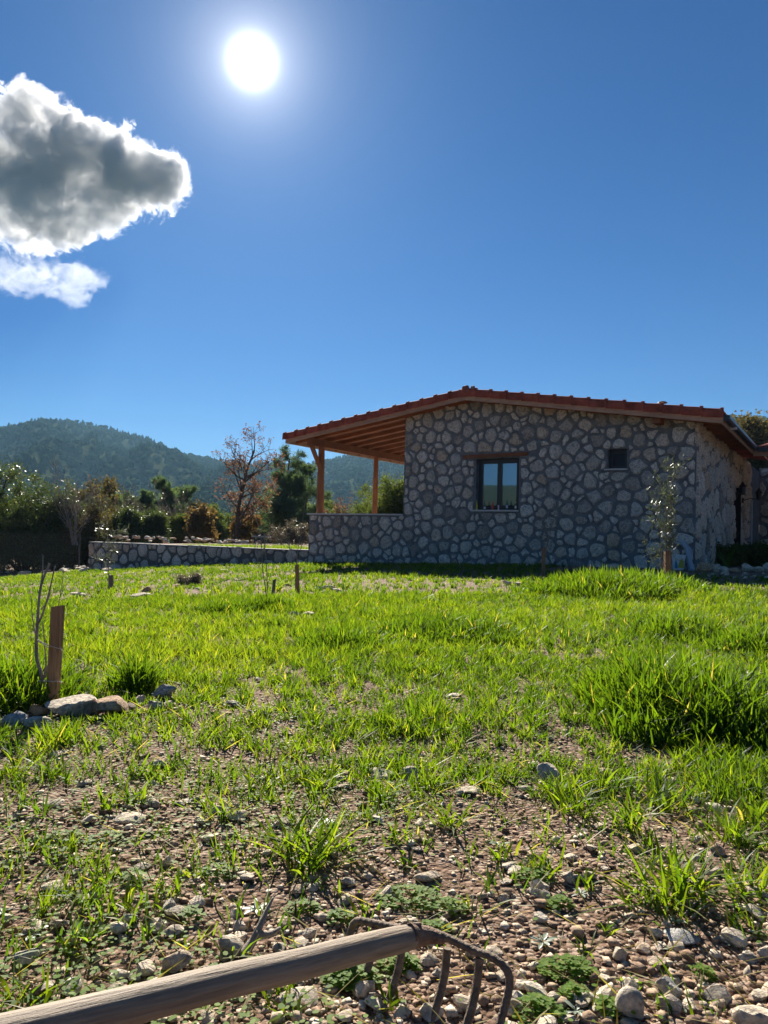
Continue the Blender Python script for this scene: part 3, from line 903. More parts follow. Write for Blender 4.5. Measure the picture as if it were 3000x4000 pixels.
# wall lanterns
def lantern(label, p, out):
    t = empty('wall_lantern', tuple(p), -AL); prop(t, label, 'lantern')
    MB().tube([(0, 0, 0), (out[0] * 0.5, out[1] * 0.5, 0.06), (out[0], out[1], 0.02)], 0.012, 6).box(-0.03, 0.03, -0.03, 0.03, -0.07, 0.07).build('bracket', MAT['iron'], t)
    MB().lathe([(0.03, 0.0), (0.07, 0.03), (0.075, 0.20), (0.11, 0.215), (0.05, 0.29), (0.015, 0.34), (0.005, 0.37)], (out[0], out[1], 0.0), 8).build('lamp_housing', MAT['iron'], t)
    return t
lantern('black wall lantern on a bracket beside the dark entrance door', Wd(UR_ + 0.06, vd1 + 0.35, 1.95), (0.42, 0.0))
lantern('black lantern hung on the side wall right before the door opening', Wd(UR_ + 0.07, vd0 - 0.22, 2.02), (0.16, 0.0))

# ------------------------------------------------------------------ retaining wall and terrace
RW0, RW1, RWT = -11.78, UL - 0.004, 0.232
rwall = empty('retaining_wall', tuple(HO), -AL)
prop(rwall, 'low retaining wall of rubble stones in dark mortar left of the porch', 'wall')
rb = MB()
for k in range(12):
    a = RW0 + (RW1 - RW0) * k / 12; b_ = RW0 + (RW1 - RW0) * (k + 1) / 12
    rb.box(a, b_, 0.012, 0.36, -1.5, RWT)
rbo = rb.build('wall', MAT['mortar_dark'], rwall)
def in_rw(a, z): return fz(a) - 0.08 < z < RWT - 0.01 and RW0 < a < RW1
rp = lay_stones(rs, RW0, RW1, -1.1, RWT, in_rw, [(1, 0, RW1), (-1, 0, -RW0), (0, 1, RWT + 0.02)], [], 0.055, 0.22, 0.020, tries=9000)
stones(rs, rp, 'front', rbo, 0.012, 150)
print('retaining stones', len(rp))
for k in range(14):                                       # flat mortar-bedded coping pieces
    a = RW0 + (RW1 - RW0) * k / 14; b_ = RW0 + (RW1 - RW0) * (k + 1) / 14
    dz = rs.uniform(-0.004, 0.008)
    MB().hexa([(a, -0.01, RWT + .001), (b_ - .008, -0.01, RWT + .001), (b_ - .008, 0.38, RWT + .001), (a, 0.38, RWT + .001)],
              [(a, 0.0, RWT + .025 + dz), (b_ - .008, 0.0, RWT + .025 + dz), (b_ - .008, 0.38, RWT + .025 + dz), (a, 0.38, RWT + .025 + dz)]).build('coping_stone', MAT['plaster'], rwall)

def terr(u, v):
    p = HO[:, None] * 0 + 0
    return 0.215 + (fbm(np.asarray(u) * 0.8 + 40, np.asarray(v) * 0.8, 31) - 0.5) * 0.07
def build_terrace():
    us = np.linspace(RW0 + 0.02, UL + 0.0, 60); vs = np.concatenate([[0.362], np.linspace(0.6, 19, 60), [22, 26, 30]])
    U_, V_ = np.meshgrid(us, vs)
    Z = terr(U_, V_)
    Z = np.where(V_ > 19.5, Z - (V_ - 19) * 0.28, Z)
    W = HO[None, None, :] + U_[..., None] * du + V_[..., None] * dv
    W[..., 2] = Z
    n = len(us)
    i, j = np.meshgrid(np.arange(len(vs) - 1), np.arange(n - 1), indexing='ij')
    a = i * n + j
    Fc = np.stack([a, a + 1, a + n + 1, a + n], -1).reshape(-1, 4)
    Vv = W.reshape(-1, 3)
    # back part behind the porch
    us2 = np.linspace(UL + 0.02, 12, 30); vs2 = np.array([9.3, 12, 15, 19, 22, 26, 30.])
    U2, V2 = np.meshgrid(us2, vs2)
    Z2 = terr(U2, V2); Z2 = np.where(V2 > 19.5, Z2 - (V2 - 19) * 0.28, Z2)
    W2 = HO[None, None, :] + U2[..., None] * du + V2[..., None] * dv; W2[..., 2] = Z2
    n2 = len(us2); i, j = np.meshgrid(np.arange(len(vs2) - 1), np.arange(n2 - 1), indexing='ij'); a = i * n2 + j
    F2 = np.stack([a, a + 1, a + n2 + 1, a + n2], -1).reshape(-1, 4) + len(Vv)
    o = obj('terrace', fast_mesh('terrace', np.vstack([Vv, W2.reshape(-1, 3)]), np.vstack([Fc, F2]), smooth=True), None, MAT['soil'])
    prop(o, 'raised earth terrace held by the low stone wall', 'terrace', kind='structure')
build_terrace()

# ------------------------------------------------------------------ hills
cx_ = np.array([-900, -500, -200, 0, 143, 249, 339, 452, 512, 573, 640, 716, 814, 950, 1198, 1275, 1362, 1480, 1620, 1800, 2100, 2500, 2846, 2937, 3000, 3300, 3800])
cy_ = np.array([1760, 1730, 1690, 1670, 1637, 1640, 1659, 1686, 1704, 1712, 1750, 1776, 1795, 1812, 1816, 1802, 1780, 1758, 1740, 1720, 1690, 1650, 1629, 1634, 1634, 1650, 1700])
caz = np.arctan((cx_ - 1500) / F)
chor = 2088 + ROLL * (cx_ - 1500)
cel = np.arctan((chor - cy_) / np.hypot(F, cx_ - 1500))
def hill_height(az, r):
    el = np.interp(az, np.concatenate([[-math.pi, -1.2], caz, [1.2, math.pi]]), np.concatenate([[0.072, 0.07], cel, [0.075, 0.072]]))
    rc = 1150 + 250 * np.cos(az * 3.1 + 0.6) + 120 * np.sin(az * 9)
    rc = np.where(np.abs(az) > 1.2, 700, rc)
    t = np.clip((r - 260) / (rc - 260), 0, 1.0)
    shape = t ** 1.35 * (1 - 0.0 * t)
    crest = np.tan(el) * rc + HC + 5
    n = (fbm(az * 26 + 3, r / 170.0, 51, 4) - 0.5)
    n2 = (fbm(az * 9 + 31, r / 420.0, 71, 3) - 0.5)
    bell = np.sin(np.clip(t, 0, 1) * math.pi)
    h = crest * (shape + bell * (0.26 * n + 0.42 * n2))
    beyond = np.clip((r - rc) / 500, 0, 1)
    h = h * (1 - 0.75 * smooth01(beyond))
    # nothing before the crest may rise above the crest's line of sight
    lim = np.tan(el) * r + HC + 5
    h = np.where(r < rc, np.minimum(h, lim * 0.97), h)
    return np.maximum(h, 0) - np.where(r < 140, 5.3, 4.8), rc
def build_hills():
    A = np.concatenate([np.radians(np.arange(-42, 42.01, 0.25)), np.radians(np.arange(46, 314.1, 4))])
    Rr = np.concatenate([[135, 170, 210], np.linspace(250, 1500, 90), np.linspace(1530, 2100, 16)])
    aa, rr = np.meshgrid(A, Rr)
    a2 = (aa + math.pi) % (2 * math.pi) - math.pi
    Z, _ = hill_height(a2, rr)
    V = np.stack([rr * np.sin(aa), rr * np.cos(aa), Z], -1).reshape(-1, 3)
    n = len(A)
    i, j = np.meshgrid(np.arange(len(Rr) - 1), np.arange(n), indexing='ij')
    a = i * n + j; b = i * n + (j + 1) % n; c = (i + 1) * n + (j + 1) % n; d = (i + 1) * n + j
    o = obj('hills', fast_mesh('hills', V, np.stack([a, d, c, b], -1).reshape(-1, 4), smooth=True), None, MAT['hillside'])
    prop(o, 'wooded hills fading blue beyond the field', 'hills', kind='structure')
build_hills()

def scatter_mesh(name, tmpl, P, S, Rz, rnd, mat, parent=None, tilt=None, smooth=False):
    """many copies of one template joined into one mesh (numpy). S (n,3), Rz (n,)"""
    V0_, F0 = tmpl
    n = len(P); c, s = np.cos(Rz), np.sin(Rz)
    X = V0_[None, :, :] * S[:, None, :]
    if tilt is not None:
        ct, st = np.cos(tilt)[:, None], np.sin(tilt)[:, None]
        X = np.stack([X[..., 0] * ct + X[..., 2] * st, X[..., 1], -X[..., 0] * st + X[..., 2] * ct], -1)
    Y = np.stack([X[..., 0] * c[:, None] - X[..., 1] * s[:, None], X[..., 0] * s[:, None] + X[..., 1] * c[:, None], X[..., 2]], -1) + P[:, None, :]
    Fo = (F0[None] + (np.arange(n) * len(V0_))[:, None, None]).reshape(-1, F0.shape[1])
    return Y.reshape(-1, 3), Fo, np.repeat(rnd, len(V0_))

def join_parts(parts):
    V = []; Fc = []; r = []; b = 0
    for v, f, q in parts:
        V.append(v); Fc.append(f + b); r.append(q); b += len(v)
    return np.vstack(V), np.vstack(Fc), np.concatenate(r)

def far_wood():
    rg = np.random.default_rng(21)
    parts = []
    tm = []
    for k in range(6):
        V, Fc = ICO[1]; V = V * (1 + rg.uniform(-0.28, 0.28, (len(V), 1))); tm.append((V, Fc))
    cone = []
    for k in range(3):
        V, Fc = ICO[1]; V = V.copy() * (1 + rg.uniform(-0.2, 0.2, (len(V), 1)))
        sc = np.clip(0.75 - 0.55 * V[:, 2], 0.12, 1.3); V[:, 0] *= sc; V[:, 1] *= sc; cone.append((V, Fc))
    N = 15000
    az = rg.uniform(-0.60, 0.60, N)
    # favour the strips that the camera can see
    r = np.sqrt(rg.uniform(140 ** 2, 1480 ** 2, N))
    Z, rc = hill_height(az, r)
    keep = r < rc + 25
    az, r, Z = az[keep], r[keep], Z[keep]
    kind = (fbm(az * 30, r / 60, 91) + rg.uniform(-0.25, 0.25, len(az))) > 0.47
    sz = rg.uniform(1.8, 3.8, len(az)) * (0.8 + 0.5 * fbm(az * 40, r / 40, 17))
    P = np.stack([r * np.sin(az), r * np.cos(az), Z + sz * 0.8], 1)
    rnd = np.clip(0.25 + 0.5 * fbm(az * 22, r / 90, 5) + rg.uniform(-0.3, 0.3, len(az)), 0, 1)
    ti = rg.integers(0, 3, len(az))
    for k in range(3):
        m = (ti == k) & kind
        parts.append(scatter_mesh('', cone[k], P[m], np.stack([sz[m] * 0.8, sz[m] * 0.8, sz[m] * 1.25], 1), rg.uniform(0, 6.28, m.sum()), rnd[m] * 0.8, None))
        m = (ti == k) & ~kind
        parts.append(scatter_mesh('', tm[k], P[m], np.stack([sz[m] * 1.15, sz[m] * 1.15, sz[m]], 1), rg.uniform(0, 6.28, m.sum()), rnd[m], None))
    V, Fc, rn = join_parts(parts)
    o = obj('hill_woodland', fast_mesh('hill_woodland', V, Fc, rn), None, MAT['hill_tree'])
    prop(o, 'far pine and scrub woodland covering the blue hills', 'woodland', kind='stuff')
far_wood()

# ------------------------------------------------------------------ air
def build_haze():
    m, nt, N, L, out = nodes_of('haze_air')
    v = N.new('ShaderNodeVolumePrincipled')
    v.inputs['Color'].default_value = (0.36, 0.68, 1.0, 1)
    v.inputs['Density'].default_value = 0.00015
    v.inputs['Anisotropy'].default_value = 0.1
    L.new(v.outputs[0], out.inputs['Volume'])
    mb = MB().box(-2300, 2300, -2300, 2300, -8.0, 262)
    o = mb.build('haze', m)
    prop(o, 'thin blue haze in the air over field and hills', 'haze', kind='stuff')
build_haze()

# ------------------------------------------------------------------ clouds (real volumes, lit from behind by the sun)
def cloud(name, label, depth, blobs, dens, nscale, thr=0.42, namp=1.5, step=0.12):
    """blobs in photo pixels: (x, y, rx, ry, rz) ; the cloud hangs 'depth' metres away, at its true size"""
    k = depth / F
    c0 = np.mean([[b[0], b[1]] for b in blobs], 0)
    ctr = CP + ray(c0[0], c0[1]) * depth
    m, nt, N, L, out = nodes_of(name + '_vapour')
    oc = N.new('ShaderNodeTexCoord').outputs['Object']
    # billow the coordinates
    total = None; lo = np.array([1e9] * 3); hi = -lo
    for (x, y, rx, ry, rz) in blobs:
        loc = np.array([(x - c0[0]) * k, 0.0, -(y - c0[1]) * k]) + np.array([0, rz * k * 0.15 * math.sin(x), 0])
        ra = np.array([rx, rz, ry]) * k
        lo = np.minimum(lo, loc - ra * 1.02); hi = np.maximum(hi, loc + ra * 1.02)
        s = N.new('ShaderNodeVectorMath'); s.operation = 'SUBTRACT'; L.new(oc, s.inputs[0]); s.inputs[1].default_value = loc
        d = N.new('ShaderNodeVectorMath'); d.operation = 'DIVIDE'; L.new(s.outputs[0], d.inputs[0]); d.inputs[1].default_value = ra
        ln = N.new('ShaderNodeVectorMath'); ln.operation = 'LENGTH'; L.new(d.outputs[0], ln.inputs[0])
        f = mth(nt, 'MAXIMUM', mth(nt, 'SUBTRACT', 1.0, ln.outputs['Value']), 0.0)
        total = f if total is None else mth(nt, 'MAXIMUM', total, f) if False else (f if total is None else mth(nt, 'ADD', total, f))
    total = mth(nt, 'MINIMUM', total, 0.75)
    n1 = N.new('ShaderNodeTexNoise'); n1.inputs['Scale'].default_value = nscale; n1.inputs['Detail'].default_value = 12
    n1.inputs['Roughness'].default_value = 0.66; n1.inputs['Distortion'].default_value = 0.9
    L.new(oc, n1.inputs['Vector'])
    n2_ = noise(nt, oc, nscale * 4.5, 5, 0.65, 0.8)
    e = mth(nt, 'ADD', total, mth(nt, 'MULTIPLY', mth(nt, 'SUBTRACT', n1.outputs[0], 0.5), namp))
    e = mth(nt, 'ADD', e, mth(nt, 'MULTIPLY', mth(nt, 'SUBTRACT', n2_, 0.5), 0.9))
    e = mth(nt, 'MULTIPLY', mth(nt, 'SUBTRACT', e, thr), 7.0, True)
    e = mth(nt, 'MULTIPLY', e, mth(nt, 'MULTIPLY', total, 6.0, True))
    v = N.new('ShaderNodeVolumePrincipled')
    v.inputs['Color'].default_value = (0.93, 0.94, 0.96, 1)
    v.inputs['Anisotropy'].default_value = 0.35
    L.new(mth(nt, 'MULTIPLY', e, dens), v.inputs['Density'])
    L.new(v.outputs[0], out.inputs['Volume'])
    m.cycles.volume_step_rate = step
    mb = MB().box(lo[0], hi[0], lo[1], hi[1], lo[2], hi[2])
    o = mb.build(name, m)
    # stand it square to the line of sight's azimuth only
    az = math.atan2(ctr[0], ctr[1])
    o.location = ctr
    o.rotation_euler = (0, 0, -az)
    o.visible_shadow = True
    prop(o, label, 'cloud')
    return o
cloud('cloud', 'large grey cloud with bright sunlit rim beside the sun', 1300,
      [(-330, 660, 420, 280, 300), (20, 650, 330, 230, 300), (300, 660, 330, 200, 300), (520, 660, 240, 175, 260), (95, 425, 165, 135, 160), (250, 510, 200, 135, 180),
       (440, 480, 140, 95, 140), (640, 590, 120, 120, 140), (120, 860, 270, 160, 220), (330, 830, 190, 110, 160), (-250, 900, 260, 160, 200), (280, 920, 110, 90, 100)], 0.05, 0.017, 0.44, 3.0)
cloud('cloud', 'small ragged white cloud hanging below the large grey cloud', 1300,
      [(60, 1090, 190, 100, 120), (220, 1070, 170, 95, 120), (330, 1060, 100, 90, 90), (260, 1130, 130, 70, 90), (-60, 1130, 160, 80, 100), (90, 1020, 110, 60, 70)], 0.008, 0.028, 0.52, 3.2)

# ------------------------------------------------------------------ trees and shrubs
def perp(d, rg):
    a = rg.normal(size=3); a -= d * (a @ d); return a / (np.linalg.norm(a) + 1e-9)

def grow(rg, p, d, length, r, depth, P, segs, tips):
    """recursive limb: segs (p0,p1,r0,r1), tips (point, direction)"""
    n = P['nseg'] if depth == 0 else max(3, P['nseg'] // 2)
    step = length / n
    kids = P['kids'][min(depth, len(P['kids']) - 1)]
    ks = sorted(rg.uniform(P['kmin'] if depth == 0 else 0.25, 1.0, kids)) if depth < P['depth'] else []
    ki = 0
    for i in range(n):
        d = d + rg.normal(size=3) * P['wob'] + np.array([0, 0, P['lift'][min(depth, len(P['lift']) - 1)]])
        d /= np.linalg.norm(d)
        q = p + d * step
        r2 = max(r * (1 - 0.75 * (i + 1) / n) if depth else r * (1 - 0.62 * (i + 1) / n), P['rmin'])
        r1 = max(r * (1 - 0.75 * i / n) if depth else r * (1 - 0.62 * i / n), P['rmin'])
        segs.append((p, q, r1, r2))
        while ki < len(ks) and ks[ki] * n <= i + 1:
            t = ks[ki]
            a = math.radians(rg.uniform(*P['angle']))
            cd = d * math.cos(a) + perp(d, rg) * math.sin(a)
            if P.get('flat') and depth == 0: cd[2] = cd[2] * 0.5 + P['flat']; cd /= np.linalg.norm(cd)
            cl = length * rg.uniform(*P['ratio'][min(depth, len(P['ratio']) - 1)]) * (1.0 - P['taper'] * t)
            grow(rg, p + (q - p) * rg.random(), cd, cl, r1 * P['rr'], depth + 1, P, segs, tips); ki += 1
        if depth >= P['leafdepth']: tips.append((q, d))
        p = q
    tips.append((p, d))

def limbs_mesh(segs):
    V = []; Fc = []; b = 0
    big = [s for s in segs]
    for p0, p1, r0, r1 in big:
        n = 6 if r0 > 0.025 else 3
        d = p1 - p0; d = d / (np.linalg.norm(d) + 1e-9)
        a = np.cross(d, [0, 0, 1.0]) if abs(d[2]) < 0.9 else np.cross(d, [1.0, 0, 0])
        a /= np.linalg.norm(a); c = np.cross(d, a)
        an = np.arange(n) * 2 * math.pi / n
        ring = np.cos(an)[:, None] * a + np.sin(an)[:, None] * c
        V.append(p0 + ring * r0); V.append(p1 + ring * r1)
        k = np.arange(n); k2 = (k + 1) % n
        Fc.append(np.stack([b + k, b + k2, b + n + k2, b + n + k], 1)); b += 2 * n
    return np.vstack(V), np.vstack(Fc)

def leaf_quads(rg, C, D, length, width, flat=0.3):
    """diamond leaves at C pointing along D"""
    n = len(C)
    D = D / (np.linalg.norm(D, axis=1, keepdims=True) + 1e-9)
    S = np.cross(D, rg.normal(size=(n, 3))); S /= (np.linalg.norm(S, axis=1, keepdims=True) + 1e-9)
    L = length * rg.uniform(0.65, 1.3, (n, 1)); W = width * rg.uniform(0.7, 1.3, (n, 1))
    V = np.stack([C + S * W * 0.5, C + D * L, C - S * W * 0.5 + D * L * 0.15], 1).reshape(-1, 3)
    Fc = (np.arange(n)[:, None] * 3 + np.arange(3)[None]).astype(int)
    return V, Fc

def tree(name, label, cat, base, P, seed, leaf, mat_leaf, mat_bark='bark', group=None, trunkname='trunk', stems=1, spread=0.0):
    """leaf: dict(n per tip, sd, len, wid, droop, mode)"""
    rg = np.random.default_rng(seed)
    t = empty(name, tuple(base)); prop(t, label, cat, group)
    segs = []; tips = []
    for s in range(stems):
        d = np.array([rg.normal() * spread, rg.normal() * spread, 1.0]); d /= np.linalg.norm(d)
        p0 = np.array([rg.normal() * P['r'] * (1.5 if stems > 1 else 0), rg.normal() * P['r'] * (1.5 if stems > 1 else 0), -0.08])
        grow(rg, p0, d, P['h'] * (1 if s == 0 else rg.uniform(0.6, 1.05)), P['r'], 0, P, segs, tips)
    V, Fc = limbs_mesh(segs)
    obj(trunkname, fast_mesh(trunkname, V, Fc, smooth=True), t, MAT[mat_bark])
    if leaf:
        T = np.array([a for a, _ in tips]); Dd = np.array([b for _, b in tips])
        if leaf.get('bare'):                 # parts of the crown have shed their leaves
            k = T[:, 2] < leaf['bare'] * P['h'] + rg.normal(size=len(T)) * 0.12 * P['h']
            k |= rg.random(len(T)) < 0.35
            T, Dd = T[k], Dd[k]
        keep = rg.random(len(T)) < leaf.get('keep', 1.0)
        T, Dd = T[keep], Dd[keep]
        n = leaf['n']; big = 1.0
        if n > 3 and P['h'] > 1.3: n = max(3, int(round(n * 0.85))); big = 1.3
        C = np.repeat(T, n, 0) + rg.normal(size=(len(T) * n, 3)) * leaf['sd']
        if leaf.get('mode') == 'needle':
            C = np.repeat(T, n, 0) + rg.normal(size=(len(T) * n, 3)) * leaf['sd'] * 0.35
            D = np.repeat(Dd, n, 0) * 0.7 + rg.normal(size=C.shape) * 0.75 + np.array([0, 0, 0.25])
        else:
            D = rg.normal(size=C.shape) + np.array([0, 0, leaf.get('droop', -0.3)]) + 0.3 * np.repeat(Dd, n, 0)
        C[:, 2] = np.maximum(C[:, 2], 0.03)
        V, Fc = leaf_quads(rg, C, D, leaf['len'] * big, leaf['wid'] * big * 1.15)
        clump = np.repeat(rg.random(len(T)), n)
        rnd = np.clip(0.55 * clump + 0.55 * rg.random(len(C)) - 0.05, 0, 1)
        obj('crown', fast_mesh('crown', V, Fc, np.repeat(rnd, 3)), t, MAT[mat_leaf])
    return t

def on(px, py, depth, z=None):
    """base point: x from the pixel column at that depth, height as seen (or given)"""
    p = at(px, py, depth)
    p[2] = z if z is not None else float(gz(p[0], p[1])) - 0.03
    return p

TZ = 0.20
OAK = dict(h=4.4, r=0.12, nseg=9, kids=[22, 7, 3], depth=3, kmin=0.13, wob=0.11, lift=[0.02, 0.06, 0.03], angle=(35, 68), ratio=[(0.42, 0.62), (0.4, 0.6), (0.4, 0.6)], taper=0.45, rr=0.55, rmin=0.007, leafdepth=2)
tree('oak_tree', 'half bare oak with russet autumn leaves on dark spreading limbs', 'tree', on(917, 2118, 38, TZ), dict(OAK, h=4.75), 24,
     dict(n=3, sd=0.10, len=0.10, wid=0.06, bare=0.6, keep=0.6), 'oak_leaf')
tree('shrub', 'yellow brown leafy shrub under the autumn oak on its left', 'shrub', on(790, 2115, 39.5, TZ), dict(OAK, h=1.55, r=0.035, kids=[9, 5], depth=2, kmin=0.1, leafdepth=1, rmin=0.005), 5,
     dict(n=5, sd=0.12, len=0.13, wid=0.08), 'rust_leaf', stems=4, spread=0.4)
tree('shrub', 'yellow brown leafy shrub between the autumn oak and the pine', 'shrub', on(975, 2115, 39.5, TZ), dict(OAK, h=1.45, r=0.03, kids=[8, 5], depth=2, kmin=0.1, leafdepth=1, rmin=0.005), 6,
     dict(n=4, sd=0.12, len=0.12, wid=0.08), 'rust_leaf', stems=3, spread=0.3)
PINE = dict(h=5.0, r=0.10, nseg=12, kids=[30, 7], depth=2, kmin=0.06, wob=0.035, lift=[0.01, 0.06, 0.06], angle=(55, 82), ratio=[(0.28, 0.56), (0.3, 0.5)], taper=0.62, rr=0.38, rmin=0.006, leafdepth=1)
tree('pine_tree', 'tall dark pine with ragged top beside the autumn oak', 'tree', on(1105, 2125, 43, TZ), dict(PINE, h=4.75, kids=[38, 6]), 31, dict(n=10, sd=0.14, len=0.19, wid=0.018, mode='needle'), 'needle')
tree('pine_tree', 'dark pine with two leaders just left of the porch post', 'tree', on(1195, 2125, 44.5, TZ), dict(PINE, h=4.2, kids=[34, 6], wob=0.06), 32, dict(n=10, sd=0.14, len=0.19, wid=0.018, mode='needle'), 'needle')
tree('pine_tree', 'pale green young pine bushy down to the ground in front of the dark pines', 'tree', on(1130, 2130, 40.5, TZ), dict(PINE, h=3.3, r=0.06, kids=[36, 7], taper=0.5), 33, dict(n=11, sd=0.14, len=0.18, wid=0.020, mode='needle'), 'needle_pale')
# row behind the retaining wall
tree('pine_tree', 'slim dark pine behind the middle of the retaining wall', 'tree', on(640, 2120, 46, 0.1), dict(PINE, h=3.35, kids=[22, 6]), 41, dict(n=10, sd=0.15, len=0.20, wid=0.022, mode='needle'), 'needle')
tree('pine_tree', 'broad pine standing beside the bare saplings behind the retaining wall', 'tree', on(575, 2120, 48, 0.1), dict(PINE, h=2.9, kids=[22, 6]), 42, dict(n=10, sd=0.15, len=0.20, wid=0.022, mode='needle'), 'needle')
tree('pine_tree', 'squat pale pine behind the left end of the retaining wall', 'tree', on(420, 2120, 44, -0.2), dict(PINE, h=2.6, kids=[24, 6], taper=0.45), 43, dict(n=10, sd=0.15, len=0.20, wid=0.022, mode='needle'), 'needle_pale')
tree('pine_tree', 'short bushy pine close left of the autumn oak', 'tree', on(715, 2120, 50, 0.1), dict(PINE, h=2.9, kids=[22, 6], taper=0.4), 44, dict(n=10, sd=0.15, len=0.20, wid=0.022, mode='needle'), 'needle')
BARE = dict(OAK, h=2.6, r=0.035, nseg=8, kids=[9, 6, 3], depth=2, kmin=0.2, wob=0.07, lift=[0.03, 0.08, 0.06], angle=(18, 45), ratio=[(0.4, 0.65), (0.35, 0.6)], rmin=0.006, leafdepth=2)
for i, (px, dep, h, lab) in enumerate(((500, 42, 2.5, 'leafless grey brown shrub between two pines behind the wall'), (545, 44, 2.3, 'thin leafless sapling clump behind the stone pile on the terrace'),
                                      (690, 41, 2.7, 'tall leafless sapling left of the autumn oak'), (350, 36, 3.0, 'bare twiggy tree rising above the brownish shrubs'), (290, 34, 3.1, 'bare upright twigs behind the dark evergreen'),
                                      (450, 38, 2.2, 'low leafless thicket behind the end of the wall'))):
    tree('bare_shrub', lab, 'shrub', on(px, 2120, dep, 0.0), dict(BARE, h=h), 60 + i, dict(n=1, sd=0.05, len=0.07, wid=0.05, keep=0.25), 'dry_leaf', 'bark_grey', stems=5, spread=0.3)
for i, (px, dep, h, m_, lab) in enumerate(((455, 47, 2.9, 'bush_green', 'olive green tree between the squat pale pine and the bare shrub'), (520, 52, 2.9, 'evergreen', 'dark bushy tree behind the thin leafless saplings'), (605, 55, 2.7, 'evergreen_brown', 'brownish bush between the two pines behind the wall'),
                                          (680, 56, 2.9, 'bush_green', 'dull green tree standing behind the tall leafless sapling'), (760, 50, 2.3, 'evergreen_brown', 'brown thicket behind the yellow shrub left of the oak'), (850, 55, 2.2, 'bush_green', 'green thicket behind the trunk of the autumn oak'),
                                          (1030, 52, 2.4, 'evergreen', 'dark thicket filling the gap between oak and tall pine'), (1240, 50, 2.9, 'bush_green', 'olive bush just left of the front porch post'), (375, 42, 3.0, 'evergreen_brown', 'brown leafy tree behind the bare twiggy tree'))):
    tree('leafy_tree', lab, 'tree', on(px, 2120, dep, -0.1), dict(OAK, h=h, r=0.06, kids=[13, 7], depth=2, kmin=0.1, leafdepth=1, rmin=0.006, lift=[0.02, 0.04]), 140 + i, dict(n=7, sd=0.15, len=0.11, wid=0.06), m_, stems=4, spread=0.3)
# dense evergreen mass on the left, behind the fence
EVG = dict(h=2.9, r=0.07, nseg=7, kids=[16, 8], depth=2, kmin=0.02, wob=0.09, lift=[0.02, 0.03], angle=(35, 75), ratio=[(0.4, 0.62), (0.35, 0.55)], taper=0.45, rr=0.5, rmin=0.006, leafdepth=1)
def evg(label, px, py, dep, h, seed, mat, stems=5, n=13, sd=0.13, z=None, spread=0.34, cat='shrub', name='evergreen_shrub', ln=0.075):
    return tree(name, label, cat, on(px, py, dep, z), dict(EVG, h=h), seed, dict(n=n, sd=sd, len=ln, wid=0.042), mat, stems=stems, spread=spread)
evg('dark glossy evergreen bush behind the chain link fence', 90, 2190, 34, 3.6, 71, 'evergreen', 6)
evg('tall olive brown evergreen bush at the far end of the fence', -70, 2190, 33, 4.2, 72, 'evergreen', 6, spread=0.25)
evg('dark evergreen bush beside the fence post', 200, 2190, 35.5, 3.2, 73, 'evergreen', 5)
evg('brownish thinly leaved shrub behind the end of the retaining wall', 320, 2180, 35.5, 2.8, 74, 'evergreen_brown', 5, 5)
evg('low brown green shrub between fence and retaining wall', 390, 2170, 37, 2.3, 75, 'evergreen_brown', 4, 6)
evg('evergreen shrub growing behind the stone rubble on the terrace', 500, 2120, 37, 1.35, 76, 'evergreen', 5, 8, z=0.1)
evg('low dark shrub behind the wall below the slim pines', 610, 2120, 38, 1.15, 77, 'evergreen', 5, 8, z=0.1)
evg('dull green shrub behind the wall left of the yellow shrub', 700, 2120, 40, 1.2, 78, 'bush_green', 5, 7, z=0.1)
evg('olive green bush seen under the porch beam beside the far post', 1420, 2000, 40, 2.6, 81, 'bush_green', 5, 10, z=TZ)
evg('dense green bush seen through the porch beside the stone corner', 1530, 2000, 34, 2.6, 82, 'bush_green', 6, 14, z=TZ)
evg('low pale shrub seen under the porch between the two posts', 1345, 2000, 42, 1.5, 83, 'bush_green', 4, 7, z=TZ)
tree('bare_shrub', 'leafless purple grey tree seen through the porch above the bushes', 'shrub', on(1500, 2000, 45, 0.1), dict(BARE, h=4.0, kids=[14, 7, 3]), 90, dict(n=1, sd=0.05, len=0.08, wid=0.05, keep=0.3), 'dry_leaf', 'bark_grey', stems=5, spread=0.35)
tree('bare_shrub', 'rust coloured leafless shrub seen just right of the front porch post', 'shrub', on(1320, 2000, 41, 0.1), dict(BARE, h=2.3, kids=[12, 6, 3]), 91, dict(n=2, sd=0.07, len=0.09, wid=0.05, keep=0.5), 'oak_leaf', 'bark_grey', stems=5, spread=0.4)
tree('dry_shrub', 'silvery dry twiggy bush on the terrace against the porch wall', 'shrub', on(1145, 2140, 31, TZ), dict(BARE, h=1.0, r=0.02, kids=[12, 6], rmin=0.004, angle=(25, 60)), 92, dict(n=4, sd=0.06, len=0.06, wid=0.02), 'dry_leaf', 'bark_grey', stems=7, spread=0.6)
tree('dry_shrub', 'low grey green bush at the foot of the fence', 'shrub', G(165, 2207) + np.array([0, 1.5, 0]), dict(BARE, h=0.75, r=0.02, kids=[12, 6], rmin=0.004, angle=(25, 60)), 93, dict(n=5, sd=0.06, len=0.06, wid=0.02), 'dry_leaf', 'bark_grey', stems=7, spread=0.7)
# trees behind the house, right edge
RT = dict(EVG, h=7.0, r=0.18, kids=[18, 8], depth=2, taper=0.35)
tree('broadleaf_tree', 'round olive green tree rising behind the gutter of the rear wing', 'tree', on(2905, 1900, 48, 0.2), dict(RT, h=6.9), 101, dict(n=34, sd=0.26, len=0.16, wid=0.10), 'evergreen_brown', stems=3, spread=0.3)
tree('broadleaf_tree', 'smaller olive tree showing over the wing roof at the house corner', 'tree', on(2990, 1900, 45, 0.2), dict(RT, h=5.6), 102, dict(n=34, sd=0.26, len=0.16, wid=0.10), 'bush_green', stems=3, spread=0.3)

